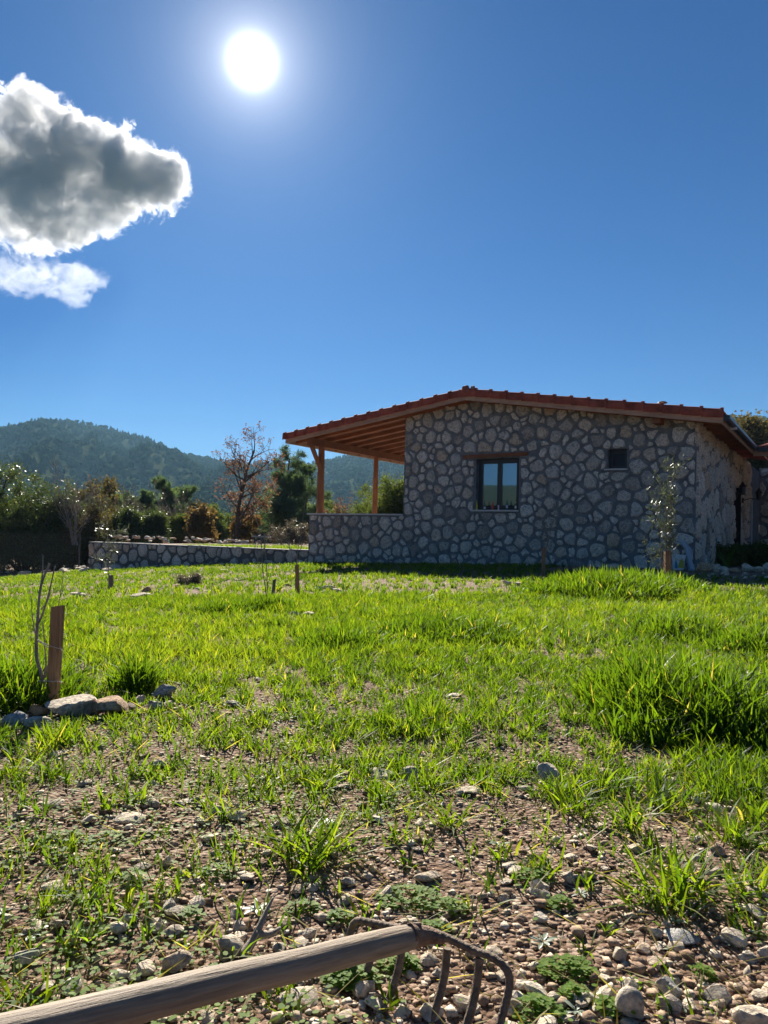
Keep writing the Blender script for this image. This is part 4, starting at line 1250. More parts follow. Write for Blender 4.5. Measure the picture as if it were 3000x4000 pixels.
# ------------------------------------------------------------------ fence
fence = empty('chain_link_fence', (0, 0, 0)); prop(fence, 'dark chain link fence with round posts in front of the evergreen bushes', 'fence')
fp = [at(-420, 2140, 26.5), at(-60, 2140, 27.2), at(310, 2140, 28.0), at(905, 2140, 37.5), at(1150, 2130, 38.0)]
fp[0][2] = fp[1][2] = fp[2][2] = 0
tops = [1.18, 1.18, None, None, None]
fb = []
for i, p in enumerate(fp):
    zb = float(gz(p[0], p[1])) if i < 3 else 0.20
    zt = at(310, 2082, 28.0)[2] if i < 3 else 0.20 + (0.55 if i == 3 else 0.75)
    fb.append((p[0], p[1], zb, zt))
    MB().tube([(p[0], p[1], zb - 0.2), (p[0], p[1], zt)], 0.030, 8).build('post', MAT['fence_metal'], fence, True, 50)
def mesh_panel(a, b):
    A_ = np.array([a[0], a[1]]); B_ = np.array([b[0], b[1]]); L = np.linalg.norm(B_ - A_); d = (B_ - A_) / L
    h0 = min(a[2], b[2]) + 0.02; H = min(a[3], b[3]) - 0.06 - h0
    sp = 0.105; mb = MB()
    def pt(s, z): return (a[0] + d[0] * s, a[1] + d[1] * s, h0 + z)
    s = -H
    while s < L:
        s0 = max(s, 0); s1 = min(s + H, L)
        if s1 > s0:
            mb.tube([pt(s0, s0 - s), pt(s1, s1 - s)], 0.0012, 3, False)
            mb.tube([pt(s0, H - (s0 - s)), pt(s1, H - (s1 - s))], 0.0012, 3, False)
        s += sp
    o = mb.build('wire_mesh', MAT['wire'], fence); o['kind'] = 'stuff'
    for z in (0.0, H * 0.5, H): MB().tube([pt(0, z), pt(L, z)], 0.003, 4).build('tension_wire', MAT['wire'], fence)
mesh_panel(fb[0], fb[1]); mesh_panel(fb[1], fb[2])
for i in (2, 3):
    a, b = fb[i], fb[i + 1]
    MB().tube([(a[0], a[1], at(310, 2103, 28)[2] if i == 2 else a[3] - 0.03), (b[0], b[1], b[3] - 0.1)], 0.004, 4).build('tension_wire', MAT['wire'], fence)

# stone bench on the terrace
bp = on(1028, 2128, 34, TZ)
bench = empty('stone_bench', tuple(bp), -0.5); prop(bench, 'dark low stone bench with slab top on the terrace below the pine', 'bench')
MB().box(-0.36, 0.36, -0.2, 0.2, -0.05, 0.26).build('base', MAT['room_dark'], bench)
MB().box(-0.46, 0.42, -0.26, 0.26, 0.262, 0.33).build('seat_slab', MAT['rock_grey'], bench)
MB().box(-0.40, 0.48, 0.0, 0.24, 0.332, 0.42).build('top_slab', MAT['room_dark'], bench)

# ------------------------------------------------------------------ saplings and stakes
def stake(label, px, py, top, wpx, lean=0.0, mat='stake_wood', flat=0.45):
    p = G(px, py); dep = (p - CP) @ fw
    h = (py - top) * dep / F; w = wpx * dep / F
    t = MB(); d = w * flat
    b = [(-w / 2, -d / 2, -0.12), (w / 2, -d / 2, -0.12), (w / 2, d / 2, -0.12), (-w / 2, d / 2, -0.12)]
    tp = [(-w / 2 + lean, -d / 2, h - 0.006), (w / 2 + lean, -d / 2, h + 0.003), (w / 2 + lean, d / 2, h), (-w / 2 + lean, d / 2, h - 0.01)]
    # worn edges: rings with small offsets
    rr = random.Random(int(px)); mb = MB(); n = 7; V = []; Fc = []
    for i in range(n):
        s = i / (n - 1)
        for k in range(4):
            v = np.array(b[k]) * (1 - s) + np.array(tp[k]) * s
            v[:2] += [rr.uniform(-.02, .02) * w, rr.uniform(-.02, .02) * w]; V.append(v)
    for i in range(n - 1):
        for k in range(4): Fc.append((i * 4 + k, i * 4 + (k + 1) % 4, (i + 1) * 4 + (k + 1) % 4, (i + 1) * 4 + k))
    Fc += [(3, 2, 1, 0), (n * 4 - 4, n * 4 - 3, n * 4 - 2, n * 4 - 1)]
    mb.add(V, Fc)
    o = mb.build('wooden_stake', MAT[mat], None, False, None, tuple(p))
    prop(o, label, 'stake')
    return p, dep, h, w
def curve_tube(mb, pts, r0, r1, n=5, sub=5):
    pts = [np.array(p, float) for p in pts]
    out = []
    for i in range(len(pts) - 1):
        a = pts[max(i - 1, 0)]; b = pts[i]; c = pts[i + 1]; d = pts[min(i + 2, len(pts) - 1)]
        for k in range(sub):
            t = k / sub
            out.append(0.5 * ((2 * b) + (-a + c) * t + (2 * a - 5 * b + 4 * c - d) * t * t + (-a + 3 * b - 3 * c + d) * t ** 3))
    out.append(pts[-1])
    R_ = [r0 + (r1 - r0) * i / (len(out) - 1) for i in range(len(out))]
    mb.tube(out, R_, n)
    return mb

p, dep, h, w = stake('brown weathered flat wooden stake beside the largest boulder', 204, 2752, 2366, 47, 0.008)
SAP = p
def pxp(x, y, d): return at(x, y, d) - SAP
sap = empty('young_tree', tuple(SAP)); prop(sap, 'leafless young tree tied with twine to the brown stake', 'sapling')
mb = MB(); D = dep + 0.03
curve_tube(mb, [pxp(155, 2770, D), pxp(168, 2680, D), pxp(160, 2630, D), pxp(143, 2560, D), pxp(146, 2440, D), pxp(160, 2290, D + .02), pxp(195, 2200, D + .04)], 0.010, 0.004, 7)
mb.build('trunk', MAT['bark_grey'], sap, True)
for pts, r in (([(172, 2650), (180, 2600), (176, 2540), (168, 2430)], 0.005), ([(146, 2440), (165, 2400), (190, 2320), (215, 2210)], 0.0055), ([(160, 2380), (185, 2350), (198, 2310)], 0.003),
               ([(143, 2500), (128, 2420), (122, 2330)], 0.003), ([(160, 2290), (166, 2240), (168, 2170)], 0.004), ([(225, 2380), (235, 2330), (250, 2220)], 0.0025), ([(235, 2330), (246, 2300), (243, 2260)], 0.002)):
    if pts[0][0] == 225: pts = [(180, 2630), (215, 2480)] + pts
    mb = MB(); curve_tube(mb, [pxp(x, y, D + 0.02 * i) for i, (x, y) in enumerate(pts)], r, r * 0.45, 5); mb.build('branch', MAT['bark_grey'], sap, True)
for (y0, y1) in ((2500, 2535), (2660, 2662)):
    mb = MB(); d2 = dep - w * 0.30
    curve_tube(mb, [pxp(147, y0, D - 0.01), pxp(190, y0 + (y1 - y0) * .6, d2), pxp(236, y1, d2), pxp(241, y1 + 6, dep + 0.012), pxp(200, y1, dep + w * 0.35), pxp(150, y0 + 4, D + 0.012)], 0.0018, 0.0018, 5)
    if y1 == 2535: curve_tube(mb, [pxp(238, y1, d2), pxp(243, y1 + 20, d2), pxp(240, y1 + 45, d2)], 0.0016, 0.001, 4)
    mb.build('twine', MAT['twine'], sap, True)

stake('thin grey stake with a slender weed in the open grass', 1060, 2345, 2262, 12, 0.03, 'old_wood')
stake('narrow pale brown stake standing by the pile of loose rocks', 1166, 2318, 2205, 14, -0.03, 'stake_wood', 0.8)
stake('dark weathered short stake left of the small rock cluster', 437, 2308, 2246, 14, -0.02, 'old_wood', 0.8)
stake('short brown stake in the shadow below the big window', 2122, 2255, 2140, 13, 0.0, 'stake_wood', 0.8)
OLP, OLD, OLH, OLW = stake('pale squared wooden stake holding up the young olive', 2608, 2285, 2152, 22, -0.01, 'stake_wood', 0.9)

def sapling(label, base, h, seed, leafp, mat='olive_leaf', bark='bark_grey', stems=2, kids=(9, 4), r=0.012, spread=0.08, name='young_tree', angle=(15, 40), wob=0.05, lift=(0.02, 0.08)):
    P = dict(h=h, r=r, nseg=10, kids=list(kids), depth=2, kmin=0.2, wob=wob, lift=list(lift), angle=angle, ratio=[(0.25, 0.45), (0.3, 0.5)], taper=0.35, rr=0.55, rmin=0.0022, leafdepth=0)
    return tree(name, label, 'sapling', base, P, seed, leafp, mat, bark, stems=stems, spread=spread)
olb = OLP + np.array([-0.04, 0.08, 0])
sapling('young olive tree with glinting narrow grey green leaves near the house corner', olb, 1.6, 201, dict(n=2, sd=0.035, len=0.075, wid=0.014, droop=0.5, keep=0.75), stems=3, kids=(8, 4), r=0.012, spread=0.09)
sapling('spindly half bare sapling against the wall below the big window', G(2110, 2250), 1.15, 202, dict(n=1, sd=0.02, len=0.05, wid=0.014, keep=0.6), stems=1, kids=(10, 3), r=0.010)
sapling('two thin bare stems beside the grey stake in the open grass', G(1040, 2345), 1.0, 203, dict(n=1, sd=0.02, len=0.04, wid=0.014, keep=0.25), stems=2, kids=(4, 2), r=0.007, spread=0.05)
sapling('leafless whip leaning by the narrow pale brown stake', G(1150, 2312), 1.3, 204, dict(n=1, sd=0.02, len=0.04, wid=0.012, keep=0.12), stems=1, kids=(3, 2), r=0.007)
sapling('small drooping olive sapling tied at the dark short stake', G(425, 2306), 1.15, 205, dict(n=2, sd=0.03, len=0.06, wid=0.014, droop=-0.4), stems=1, kids=(8, 3), r=0.008, lift=(0.0, -0.02))
# low weedy clump at the grey stake's foot and the small grey bush
tree('dry_shrub', 'small round grey twiggy bush in front of the retaining wall', 'shrub', G(735, 2282), dict(BARE, h=0.22, r=0.008, kids=[14, 6], rmin=0.0025, angle=(25, 65)), 206, dict(n=2, sd=0.035, len=0.03, wid=0.008), 'dry_leaf', 'bark_grey', stems=6, spread=0.8)

# ------------------------------------------------------------------ bucket, pipe, bottles
bkp = G(2650, 2222); bkp = Wd(*(lambda q: ((q - HO) @ du, (q - HO) @ dv))(bkp), 0) if False else None
bu, _ = loc_front(2650, 2200, -0.35)
B0 = Wd(bu, -0.35, 0); B0[2] = float(gz(B0[0], B0[1]))
bucket = empty('paint_bucket', tuple(B0), 0.4); prop(bucket, 'white plastic paint bucket with yellow and blue print beside the olive', 'bucket')
MB().lathe([(0.105, 0.0), (0.130, 0.27), (0.138, 0.272), (0.138, 0.30), (0.131, 0.302), (0.122, 0.29), (0.10, 0.02)], n=20).build('body', MAT['white_plastic'], bucket, True, 40)
def band(mat, a0, a1, z0, z1, name):
    V = []; Fc = []
    for i, a in enumerate(np.linspace(a0, a1, 10)):
        t = i / 9
        for z in (z0, z0 + (z1 - z0) * (0.25 + 0.75 * math.sin(t * math.pi))):
            r = 0.105 + 0.025 * z / 0.27 + 0.0015; V.append((r * math.cos(a), r * math.sin(a), z))
    for i in range(9): Fc.append((2 * i, 2 * i + 2, 2 * i + 3, 2 * i + 1))
    obj(name, pymesh(name, V, Fc, True), bucket, mat)
band(MAT['yellow_print'], -2.4, -1.2, 0.04, 0.23, 'yellow_print')
band(MAT['blue_print'], -3.0, -2.45, 0.03, 0.20, 'blue_print')
mb = MB(); curve_tube(mb, [(0.138, 0, 0.275), (0.10, -0.10, 0.20), (0, -0.15, 0.17), (-0.10, -0.10, 0.20), (-0.138, 0, 0.275)], 0.003, 0.003, 5); mb.build('handle', MAT['wire'], bucket, True)

def fl(px, py, v):
    u_, z_ = loc_front(px, py, v); return Wd(u_, v, z_)
q0, q1, q2, q3, q4 = fl(2645, 2122, -0.02), fl(2668, 2122, -0.06), fl(2688, 2145, -0.10), fl(2692, 2190, -0.20), fl(2702, 2232, -0.30)
pipe = empty('drain_pipe', tuple(q4)); prop(pipe, 'grey plastic drain pipe elbow coming down the wall to the ground', 'pipe')
mb = MB(); mb.tube([q0 - q4, q1 - q4, q2 - q4], 0.055, 14).build('elbow', MAT['pvc'], pipe, True, 40)
mb = MB(); mb.tube([q2 - q4 + [0, 0, .02], q3 - q4, np.array([0, 0, -0.03])], 0.057, 14).build('pipe', MAT['pvc'], pipe, True, 40)
dd = (q2 - q4) / np.linalg.norm(q2 - q4)
for s in (0.0, 0.42): mb = MB(); mb.tube([(q2 - q4) - dd * s, (q2 - q4) - dd * (s + 0.06)], 0.064, 14).build('collar', MAT['pvc'], pipe, True, 40)

def bottle(label, px, prof, mats):
    u_, z_ = loc_front(px, 1990, 0.04)
    t = empty('bottle', tuple(Wd(u_, 0.04, WIN[2] + 0.002))); prop(t, label, 'bottle', 'bottles on the window sill')
    for nm, pr, col in zip(('body', 'label_band', 'cap'), prof, mats):
        if pr: MB().lathe(pr, n=12).build(nm, m_simple('bottle_' + nm, col, 0.25, 0.5, 0.1, 20), t, True, 40)
bottle('yellow tapered squeeze bottle on the window sill', 1862, [[(.026, 0), (.027, .10), (.017, .16), (.006, .20)], None, [(.007, .20), (.005, .235)]], [(.62, .48, .05), 0, (.62, .48, .05)])
bottle('dark glass bottle with white label on the sill', 1893, [[(.024, 0), (.024, .09), (.011, .12), (.010, .18)], [(.0246, .02), (.0246, .075)], [(.012, .18), (.012, .20)]], [(.03, .035, .03), (.75, .75, .75), (.03, .03, .03)])
bottle('red squeeze bottle on the window sill', 1924, [[(.030, 0), (.030, .09), (.018, .15), (.007, .19)], None, [(.008, .19), (.006, .215)]], [(.50, .05, .03), 0, (.5, .05, .03)])
bottle('small pink and white jar on the window sill', 1947, [[(.020, 0), (.020, .08), (.017, .09)], [(.0206, .03), (.0206, .06)], [(.020, .09), (.020, .115)]], [(.65, .6, .62), (.6, .25, .33), (.6, .3, .4)])
bottle('tall dark bottle with pale label under the right pane', 1980, [[(.022, 0), (.022, .13), (.009, .17), (.009, .215)], [(.0226, .04), (.0226, .11)], [(.011, .215), (.011, .235)]], [(.02, .035, .035), (.45, .52, .55), (.02, .04, .04)])
bottle('brown bottle with white label and yellow cap at the end of the sill', 2014, [[(.022, 0), (.022, .11), (.010, .14), (.010, .16)], [(.0226, .035), (.0226, .095)], [(.013, .16), (.012, .19)]], [(.10, .05, .03), (.72, .68, .6), (.5, .45, .05)])

# ------------------------------------------------------------------ garden fork lying in front
fork = empty('garden_fork', (0.06, 1.2, 0.0)); FO = np.array([0.06, 1.2, 0.0])
prop(fork, 'old garden fork with grey wooden handle and rusty ribbed steel tines', 'garden fork')
A_, B_ = at(1372, 3585, 1.30), at(1992, 3765, 1.125)
mid = at(1665, 3645, 1.205)
hd = np.array([-0.315, 0.70, 0.277]) - np.array([0.06, 1.2, 0.105]); hd /= np.linalg.norm(hd)
far_end = at(140, 4016, 0.73); hdir = far_end - mid; hdir /= np.linalg.norm(hdir)
def ribbed(pts, r, pitch=0.011, amp=0.15, n=10):
    """deformed reinforcing bar: helical ribs"""
    pts = [np.array(p, float) for p in pts]
    seg = [np.linalg.norm(pts[i + 1] - pts[i]) for i in range(len(pts) - 1)]
    # smooth path
    out = []
    for i in range(len(pts) - 1):
        a = pts[max(i - 1, 0)]; b = pts[i]; c = pts[i + 1]; d = pts[min(i + 2, len(pts) - 1)]
        m = max(3, int(seg[i] / 0.0022))
        for k in range(m):
            t = k / m
            out.append(0.5 * ((2 * b) + (-a + c) * t + (2 * a - 5 * b + 4 * c - d) * t * t + (-a + 3 * b - 3 * c + d) * t ** 3))
    out.append(pts[-1])
    V = []; Fc = []; ref = None; s = 0
    for i, p in enumerate(out):
        d = out[min(i + 1, len(out) - 1)] - out[max(i - 1, 0)]; d = d / np.linalg.norm(d)
        if i: s += np.linalg.norm(out[i] - out[i - 1])
        if ref is None: ref = np.cross(d, [0, 0.3, 1]); 
        ref = ref - d * (ref @ d); ref /= np.linalg.norm(ref); b2 = np.cross(d, ref)
        for k in range(n):
            a = 2 * math.pi * k / n
            h = max(0.0, math.sin(2 * math.pi * s / pitch + a)) ** 2
            taper = 1.0
            V.append(p + (ref * math.cos(a) + b2 * math.sin(a)) * r * (1 + amp * h) * taper)
    for i in range(len(out) - 1):
        for k in range(n): Fc.append((i * n + k, i * n + (k + 1) % n, (i + 1) * n + (k + 1) % n, (i + 1) * n + k))
    Fc += [tuple(range(n - 1, -1, -1)), tuple((len(out) - 1) * n + k for k in range(n))]
    return MB().add(V, Fc)
ax = (B_ - A_); axn = ax / np.linalg.norm(ax)
hh = np.array([hdir[0], hdir[1], 0]); hh /= np.linalg.norm(hh)
def dn(p, k): return p + hh * 0.012 * k * k + np.array([0, 0, -0.052 * k])
tr = 0.0058
end_l = [dn(A_, 1) * 1.0, A_ + axn * 0.002 + [0, 0, -0.02], A_ + axn * 0.016, A_ + axn * 0.05, mid - axn * 0.03 + [0, 0, .0]]
arch = np.array([0, 0, 0.010])
ribbed([p - FO for p in (dn(A_, 2.4), dn(A_, 1.2), A_ + [0, 0, -0.022], A_ + axn * 0.012 + [0, 0, -0.003], A_ + axn * 0.04 + [0, 0, .001], A_ + ax * 0.3 + arch * 0.5, mid - axn * 0.005 + [0, 0, 0.004], mid + axn * 0.03 + [0, 0, 0.003],
                           B_ - ax * 0.2 + arch * 0.4, B_ - axn * 0.035 + [0, 0, .003], B_ - axn * 0.010 + [0, 0, -0.006], B_ + [0, 0, -0.026], dn(B_, 1.2), dn(B_, 2.3))], tr, n=10).build('crossbar', MAT['rebar'], fork, True, 40)
for k, f in enumerate((0.17, 0.36, 0.64, 0.83)):
    s_ = A_ + ax * f + [0, 0, -0.004]
    ribbed([p - FO for p in (s_, dn(s_, 0.8), dn(s_, 1.5), dn(s_, 2.15))], tr * 1.10, amp=0.05, n=8).build('tine', MAT['rebar'], fork, True, 40)
# socket: tapered tube from the handle end down onto the bar
s0 = mid + hdir * 0.052 + [0, 0, 0.004]; s1 = mid + [0, 0, 0.002] - hdir * 0.012
mb = MB(); mb.tube([s0 - FO, mid + hdir * 0.030 - FO, mid + hdir * 0.006 + axn * 0.012 - FO, mid + axn * 0.034 + [0, 0, -0.001] - FO], [0.0185, 0.0175, 0.0125, 0.0075], 14)
mb.build('socket', MAT['socket'], fork, True, 40)
mb = MB(); mb.tube([mid + hdir * 0.022 + [0, 0, .0175] + axn * .004 - FO, mid + hdir * 0.05 + [0, 0, .0205] - FO], [0.003, 0.0015], 6); mb.build('burr', MAT['rebar'], fork, True)
# wooden handle, slightly uneven, with the far end away to the left of the camera
hp = []; hr = []
for k in range(34):
    t = 0.045 + k / 33 * 1.15
    hp.append((0.0005 * math.sin(k * 1.1), 0.0006 * math.sin(k * 0.7), t)); hr.append((0.0190 if k else 0.0178) + 0.0001 * math.sin(k * 1.7))
ho = MB().tube(hp, hr, 24).build('handle', MAT['handle_wood'], fork, True, 50, tuple(mid - FO))
ho.rotation_euler = Vector(hdir).to_track_quat('Z', 'Y').to_euler()

# ------------------------------------------------------------------ rocks that can be told apart
RFOOT = []
def rock(label, x0, y0, x1, y1, mat='rock', seed=0, group=None, flat=None, sub=3, name='rock', cuts=10, rough=0.05, sink=0.18):
    rg = np.random.default_rng(1000 + seed)
    p = G((x0 + x1) / 2, y1 - (y1 - y0) * 0.12); dep = (p - CP) @ fw
    w = (x1 - x0) * dep / F; h = (y1 - y0) * dep / F
    V, Fc = rock_verts(rg, sub, cuts, rough, (1, 0.75, 0.8))
    e = V.max(0) - V.min(0)
    V = V / e
    dp = w * rg.uniform(0.6, 0.85)
    h2 = max(h * 0.98 - dp * 0.22, h * 0.55) * (1 + sink)
    V = V * np.array([w, dp, h2])
    RFOOT.append((p[0], p[1], w, h))
    az = -math.atan2(p[0], p[1])
    c, s = math.cos(az), math.sin(az)
    V = np.stack([V[:, 0] * c - V[:, 1] * s, V[:, 0] * s + V[:, 1] * c, V[:, 2]], 1)
    me = pymesh(name, V, Fc, True, 26)
    o = obj(name, me, None, MAT[mat], (p[0], p[1], p[2] + h2 / 2 - h2 * sink))
    prop(o, label, 'rock', group)
    return o
GB = 'larger stones lying about the bare soil'; LB = 'fist sized pale limestone lying on the bare gravelly soil'
GG = 'stones half hidden in the green grass'; LG = 'pale stone half hidden in the green grass'
ROCKS = [
 ('largest cream boulder leaning against the foot of the brown stake', 181, 2698, 394, 2808, 'rock'),
 ('orange brown knobbly rock next to the largest cream boulder', 366, 2710, 502, 2800, 'rock_orange'),
 ('grey rock with a smooth slanting top left of the reddish stone', -6, 2764, 104, 2842, 'rock_grey'),
 ('small reddish stone squeezed behind the pale flat slab', 114, 2742, 184, 2798, 'rock_orange'),
 ('pale flat slab in front of the largest cream boulder', 92, 2788, 208, 2836, 'rock'),
 ('grey white angular rock perched on flat stones at the ring end', 595, 2666, 689, 2735, 'rock_grey'),
 ('small dark topped stone between the orange rock and the flat stones', 525, 2714, 569, 2752, 'rock'),
 ('flat pale stone below the grey white angular rock', 577, 2728, 648, 2774, 'rock'),
 ('low tan stone just right of the orange brown rock', 494, 2742, 535, 2778, 'rock'),
 ('thin pale stone at the outer end of the stake ring', 640, 2732, 680, 2762, 'rock'),
 ('grey stone in the grass behind the young bare tree', 106, 2598, 152, 2634, 'rock_grey'),
 ('brown grey stone directly behind the brown stake', 228, 2596, 276, 2650, 'rock'),
 ('lone pale boulder in the grass before the dark short stake', 273, 2306, 333, 2338, 'rock'),
 ('pale rock with a second stone stacked on it in the grass', 508, 2304, 590, 2336, 'rock'),
 ('brown edged rock sitting on top of the pale rock in the grass', 552, 2284, 600, 2318, 'rock_orange'),
 ('knobbly whitish rock with pits on the open gravel', 2560, 3806, 2660, 3902, 'rock_grey'),
 ('broad flat cream rock at the edge of the gravel', 2862, 3908, 3060, 4030, 'rock'),
 ('long grey slab standing on edge in the gravel', 2596, 3626, 2732, 3690, 'rock_grey'),
 ('wedge shaped tan rock with clover growing over it', 2402, 3852, 2512, 3990, 'rock'),
 ('cream lump with broken front between pitted rock and flat rock', 2740, 3836, 2858, 3912, 'rock'),
 ('blocky two part pale stone just behind the fork handle', 632, 3708, 752, 3808, 'rock'),
 ('rounded tan stone beside the dead branch', 852, 3644, 960, 3740, 'rock'),
 ('long pale stone partly under the fork handle', 1088, 3856, 1244, 3918, 'rock'),
 ('flat sunken white rock in the pinkish gravel', 160, 3428, 274, 3482, 'rock'),
 ('cream stone close to the right fork tine', 1973, 3898, 2046, 3958, 'rock'),
 ('tan stone behind the fork bar seen between the tines', 1640, 3722, 1718, 3772, 'rock'),
 ('pale rounded stone behind the right part of the fork bar', 1812, 3690, 1872, 3752, 'rock'),
 ('wide pale rock at the field edge beside the tall grass clump', 2893, 2608, 3020, 2662, 'rock'),
]
for i, r_ in enumerate(ROCKS): rock(r_[0], *r_[1:5], mat=r_[5], seed=i, sink=0.06)
MORE = [(57, 3702, 151, 3768), (441, 3164, 567, 3214), (314, 3178, 373, 3219), (165, 3115, 251, 3155), (888, 3156, 978, 3202), (586, 2961, 653, 2997), (622, 3336, 680, 3388), (1437, 2993, 1540, 3040),
        (1566, 2984, 1638, 3042), (2325, 2988, 2406, 3030), (2095, 2975, 2189, 3047), (2393, 3698, 2447, 3758), (1615, 3391, 1723, 3440), (1936, 3477, 1990, 3522), (2063, 3463, 2121, 3499), (1950, 3360, 2010, 3400),
        (188, 2926, 279, 2952), (1780, 3060, 1880, 3100), (2450, 3290, 2520, 3330), (2200, 3330, 2260, 3370), (2180, 3400, 2250, 3450), (2530, 3620, 2590, 3660), (2800, 3640, 2880, 3680), (2860, 3520, 2950, 3560),
        (680, 3110, 760, 3140), (1060, 3190, 1130, 3230), (780, 3250, 860, 3290), (500, 3400, 590, 3440), (240, 3650, 300, 3700), (330, 3880, 400, 3920), (420, 3780, 520, 3820), (480, 3560, 540, 3610), (1180, 3620, 1240, 3660),
        (1240, 3560, 1290, 3600), (700, 3880, 770, 3920), (2080, 3560, 2140, 3600), (2700, 3420, 2760, 3460), (2260, 3870, 2330, 3920), (2960, 3690, 3020, 3750), (1300, 3050, 1370, 3080), (930, 3060, 1000, 3085),
        (1250, 3300, 1310, 3340), (1330, 3420, 1390, 3460), (2240, 3760, 2300, 3800), (1420, 3890, 1500, 3950), (2020, 3060, 2080, 3090), (2590, 3030, 2660, 3060), (2750, 3130, 2830, 3165), (300, 3040, 360, 3070)]
def rock_label(b):
    w, h = b[2] - b[0], b[3] - b[1]
    q = (w * h) ** 0.5
    return ('larger ' if q > 66 else 'small ') + ('flat pale limestone lying on the bare soil' if h / w < 0.5 else 'lumpy cream limestone sticking out of the bare soil')
for i, b in enumerate(MORE): rock(rock_label(b), *b, seed=100 + i, group=GB, sub=3, rough=0.05)
INGR = [(1737, 2702, 1804, 2732), (1840, 2742, 1877, 2766), (1963, 2262, 2002, 2288), (2010, 2270, 2040, 2288), (1060, 2395, 1100, 2416), (990, 2390, 1020, 2410), (1130, 2385, 1175, 2412), (1180, 2380, 1240, 2405), (1470, 2515, 1510, 2540),
        (1250, 2530, 1290, 2545), (850, 2218, 890, 2230), (1080, 2575, 1120, 2590), (560, 2600, 620, 2625), (310, 2620, 350, 2640), (2820, 2310, 2860, 2330), (2900, 2340, 2940, 2356), (640, 2740, 690, 2760), (990, 2640, 1030, 2660), (880, 2730, 940, 2760), (1620, 2640, 1650, 2656), (795, 2300, 830, 2312), (760, 2292, 790, 2306)]
for i, b in enumerate(INGR): rock(LG, *b, seed=200 + i, group=GG, sub=2, rough=0.09, sink=0.1)
for i, b in enumerate([(1230, 2288, 1262, 2312), (1255, 2282, 1290, 2306), (1282, 2284, 1312, 2310), (1298, 2294, 1336, 2314), (1246, 2300, 1284, 2318)]):
    rock('stone in the small heap of loose rocks beside the house shadow', *b, seed=250 + i, group='small heap of loose rocks', sub=2, sink=0.05)
# edging stones of the flower bed at the house corner
for i, (x, w, h) in enumerate([(2748, 60, 44), (2795, 36, 36), (2830, 34, 26), (2860, 66, 26), (2920, 46, 40), (2962, 44, 28), (3005, 50, 44), (3060, 50, 40)]):
    rock('orange brown stone edging the shaded flower bed by the house corner' if i in (0, 3) else 'pale rounded stone edging the shaded flower bed by the house corner', x - w / 2, 2236 - h, x + w / 2, 2240, seed=270 + i, group='edging stones of the flower bed', sub=2, sink=0.08, mat='rock_orange' if i in (0, 3) else 'rock')

# templates for loose stones
rgt = np.random.default_rng(77)
TM2 = []; TM1 = []
for k in range(10):
    V, Fc = rock_verts(rgt, 2, 11, 0.05, (1, rgt.uniform(0.6, 0.95), rgt.uniform(0.4, 0.7))); TM2.append((V, Fc))
for k in range(12):
    V, Fc = rock_verts(rgt, 1, 10, 0.10, (1, rgt.uniform(0.6, 0.95), rgt.uniform(0.45, 0.75))); TM1.append((V, Fc))
LME = []
for V, Fc in TM2:
    me = pymesh('loose_stone', V, Fc, False); me.materials.append(MAT['rock']); LME.append(me)
def loose(label, group, p, size, rg, name='stone'):
    o = obj(name, LME[int(rg.integers(0, len(LME)))], None, None, (p[0], p[1], p[2] + size * 0.14))
    o.rotation_euler = (rg.uniform(-0.3, 0.3), rg.uniform(-0.3, 0.3), rg.uniform(0, 6.28))
    o.scale = (size, size, size * rg.uniform(0.75, 1.1))
    prop(o, label, 'stone', group)
rgl = np.random.default_rng(12)
# rubble ridge along the fence, left
for i in range(110):
    x = rgl.uniform(-260, 455); y = rgl.uniform(2196, 2238) - max(0, (x - 150)) * 0.015
    p = G(x, y); sz = rgl.uniform(0.18, 0.42)
    loose('pinkish rubble stone in the ridge piled along the chain link fence', 'rubble ridge along the fence', p + np.array([0, 0, (0.06 if y < 2212 else 0.0)]), sz, rgl)
# stones thrown up on the back of the terrace
for i in range(80):
    x = rgl.uniform(430, 1010); dep = rgl.uniform(29, 37)
    p = at(x, 2110, dep); p[2] = 0.22 + 0.11 * math.exp(-((dep - 33) / 2.5) ** 2) * (1 if x < 850 else 0.6)
    loose('pale rubble stone heaped on the terrace behind the retaining wall', 'rubble on the terrace', p, rgl.uniform(0.12, 0.30), rgl)
# the larger loose chips of the near soil, one by one
for i in range(150):
    y = 2960 + 1080 * rgl.random() ** 0.8; x = rgl.uniform(-60, 3060)
    p = G(x, y); loose('hand sized or smaller pale limestone chip among the gravel', 'loose stone chips in the gravel', p, rgl.uniform(0.018, 0.042) * rgl.uniform(0.8, 1.25), rgl)
for i in range(45):
    y = rgl.uniform(2240, 2266); x = rgl.uniform(2520, 3060); p = G(x, y)
    loose('small dull stone in the shaded gravel before the house corner', 'stones in the shaded gravel strip', p, rgl.uniform(0.04, 0.12), rgl)

# ------------------------------------------------------------------ where the grass stands
def cover(x, y):
    """0 bare soil .. 1 closed grass"""
    n = fbm(x * 1.3 + 11, y * 1.3 + 4, 3, 3); n2 = fbm(x * 3.5, y * 3.5, 8, 2)
    base = 0.27 + 0.58 * np.clip((y - 1.25) / 1.9, 0, 1) + 0.22 * smooth01((y - 2.9) / 2.0) + 0.30 * smooth01((x + 0.1) / 0.9) * smooth01((y - 1.5) / 0.8)
    base = base + 0.38 * np.exp(-(((x + 0.45) / 0.7) ** 2 + ((y - 2.7) / 0.45) ** 2)) + 0.30 * np.exp(-(((x - 0.9) / 0.7) ** 2 + ((y - 2.4) / 0.4) ** 2))
    c = base + (n - 0.5) * np.where(y > 2.2, 0.7, 1.35) + (n2 - 0.5) * 0.8
    return np.clip(c, 0, 1)

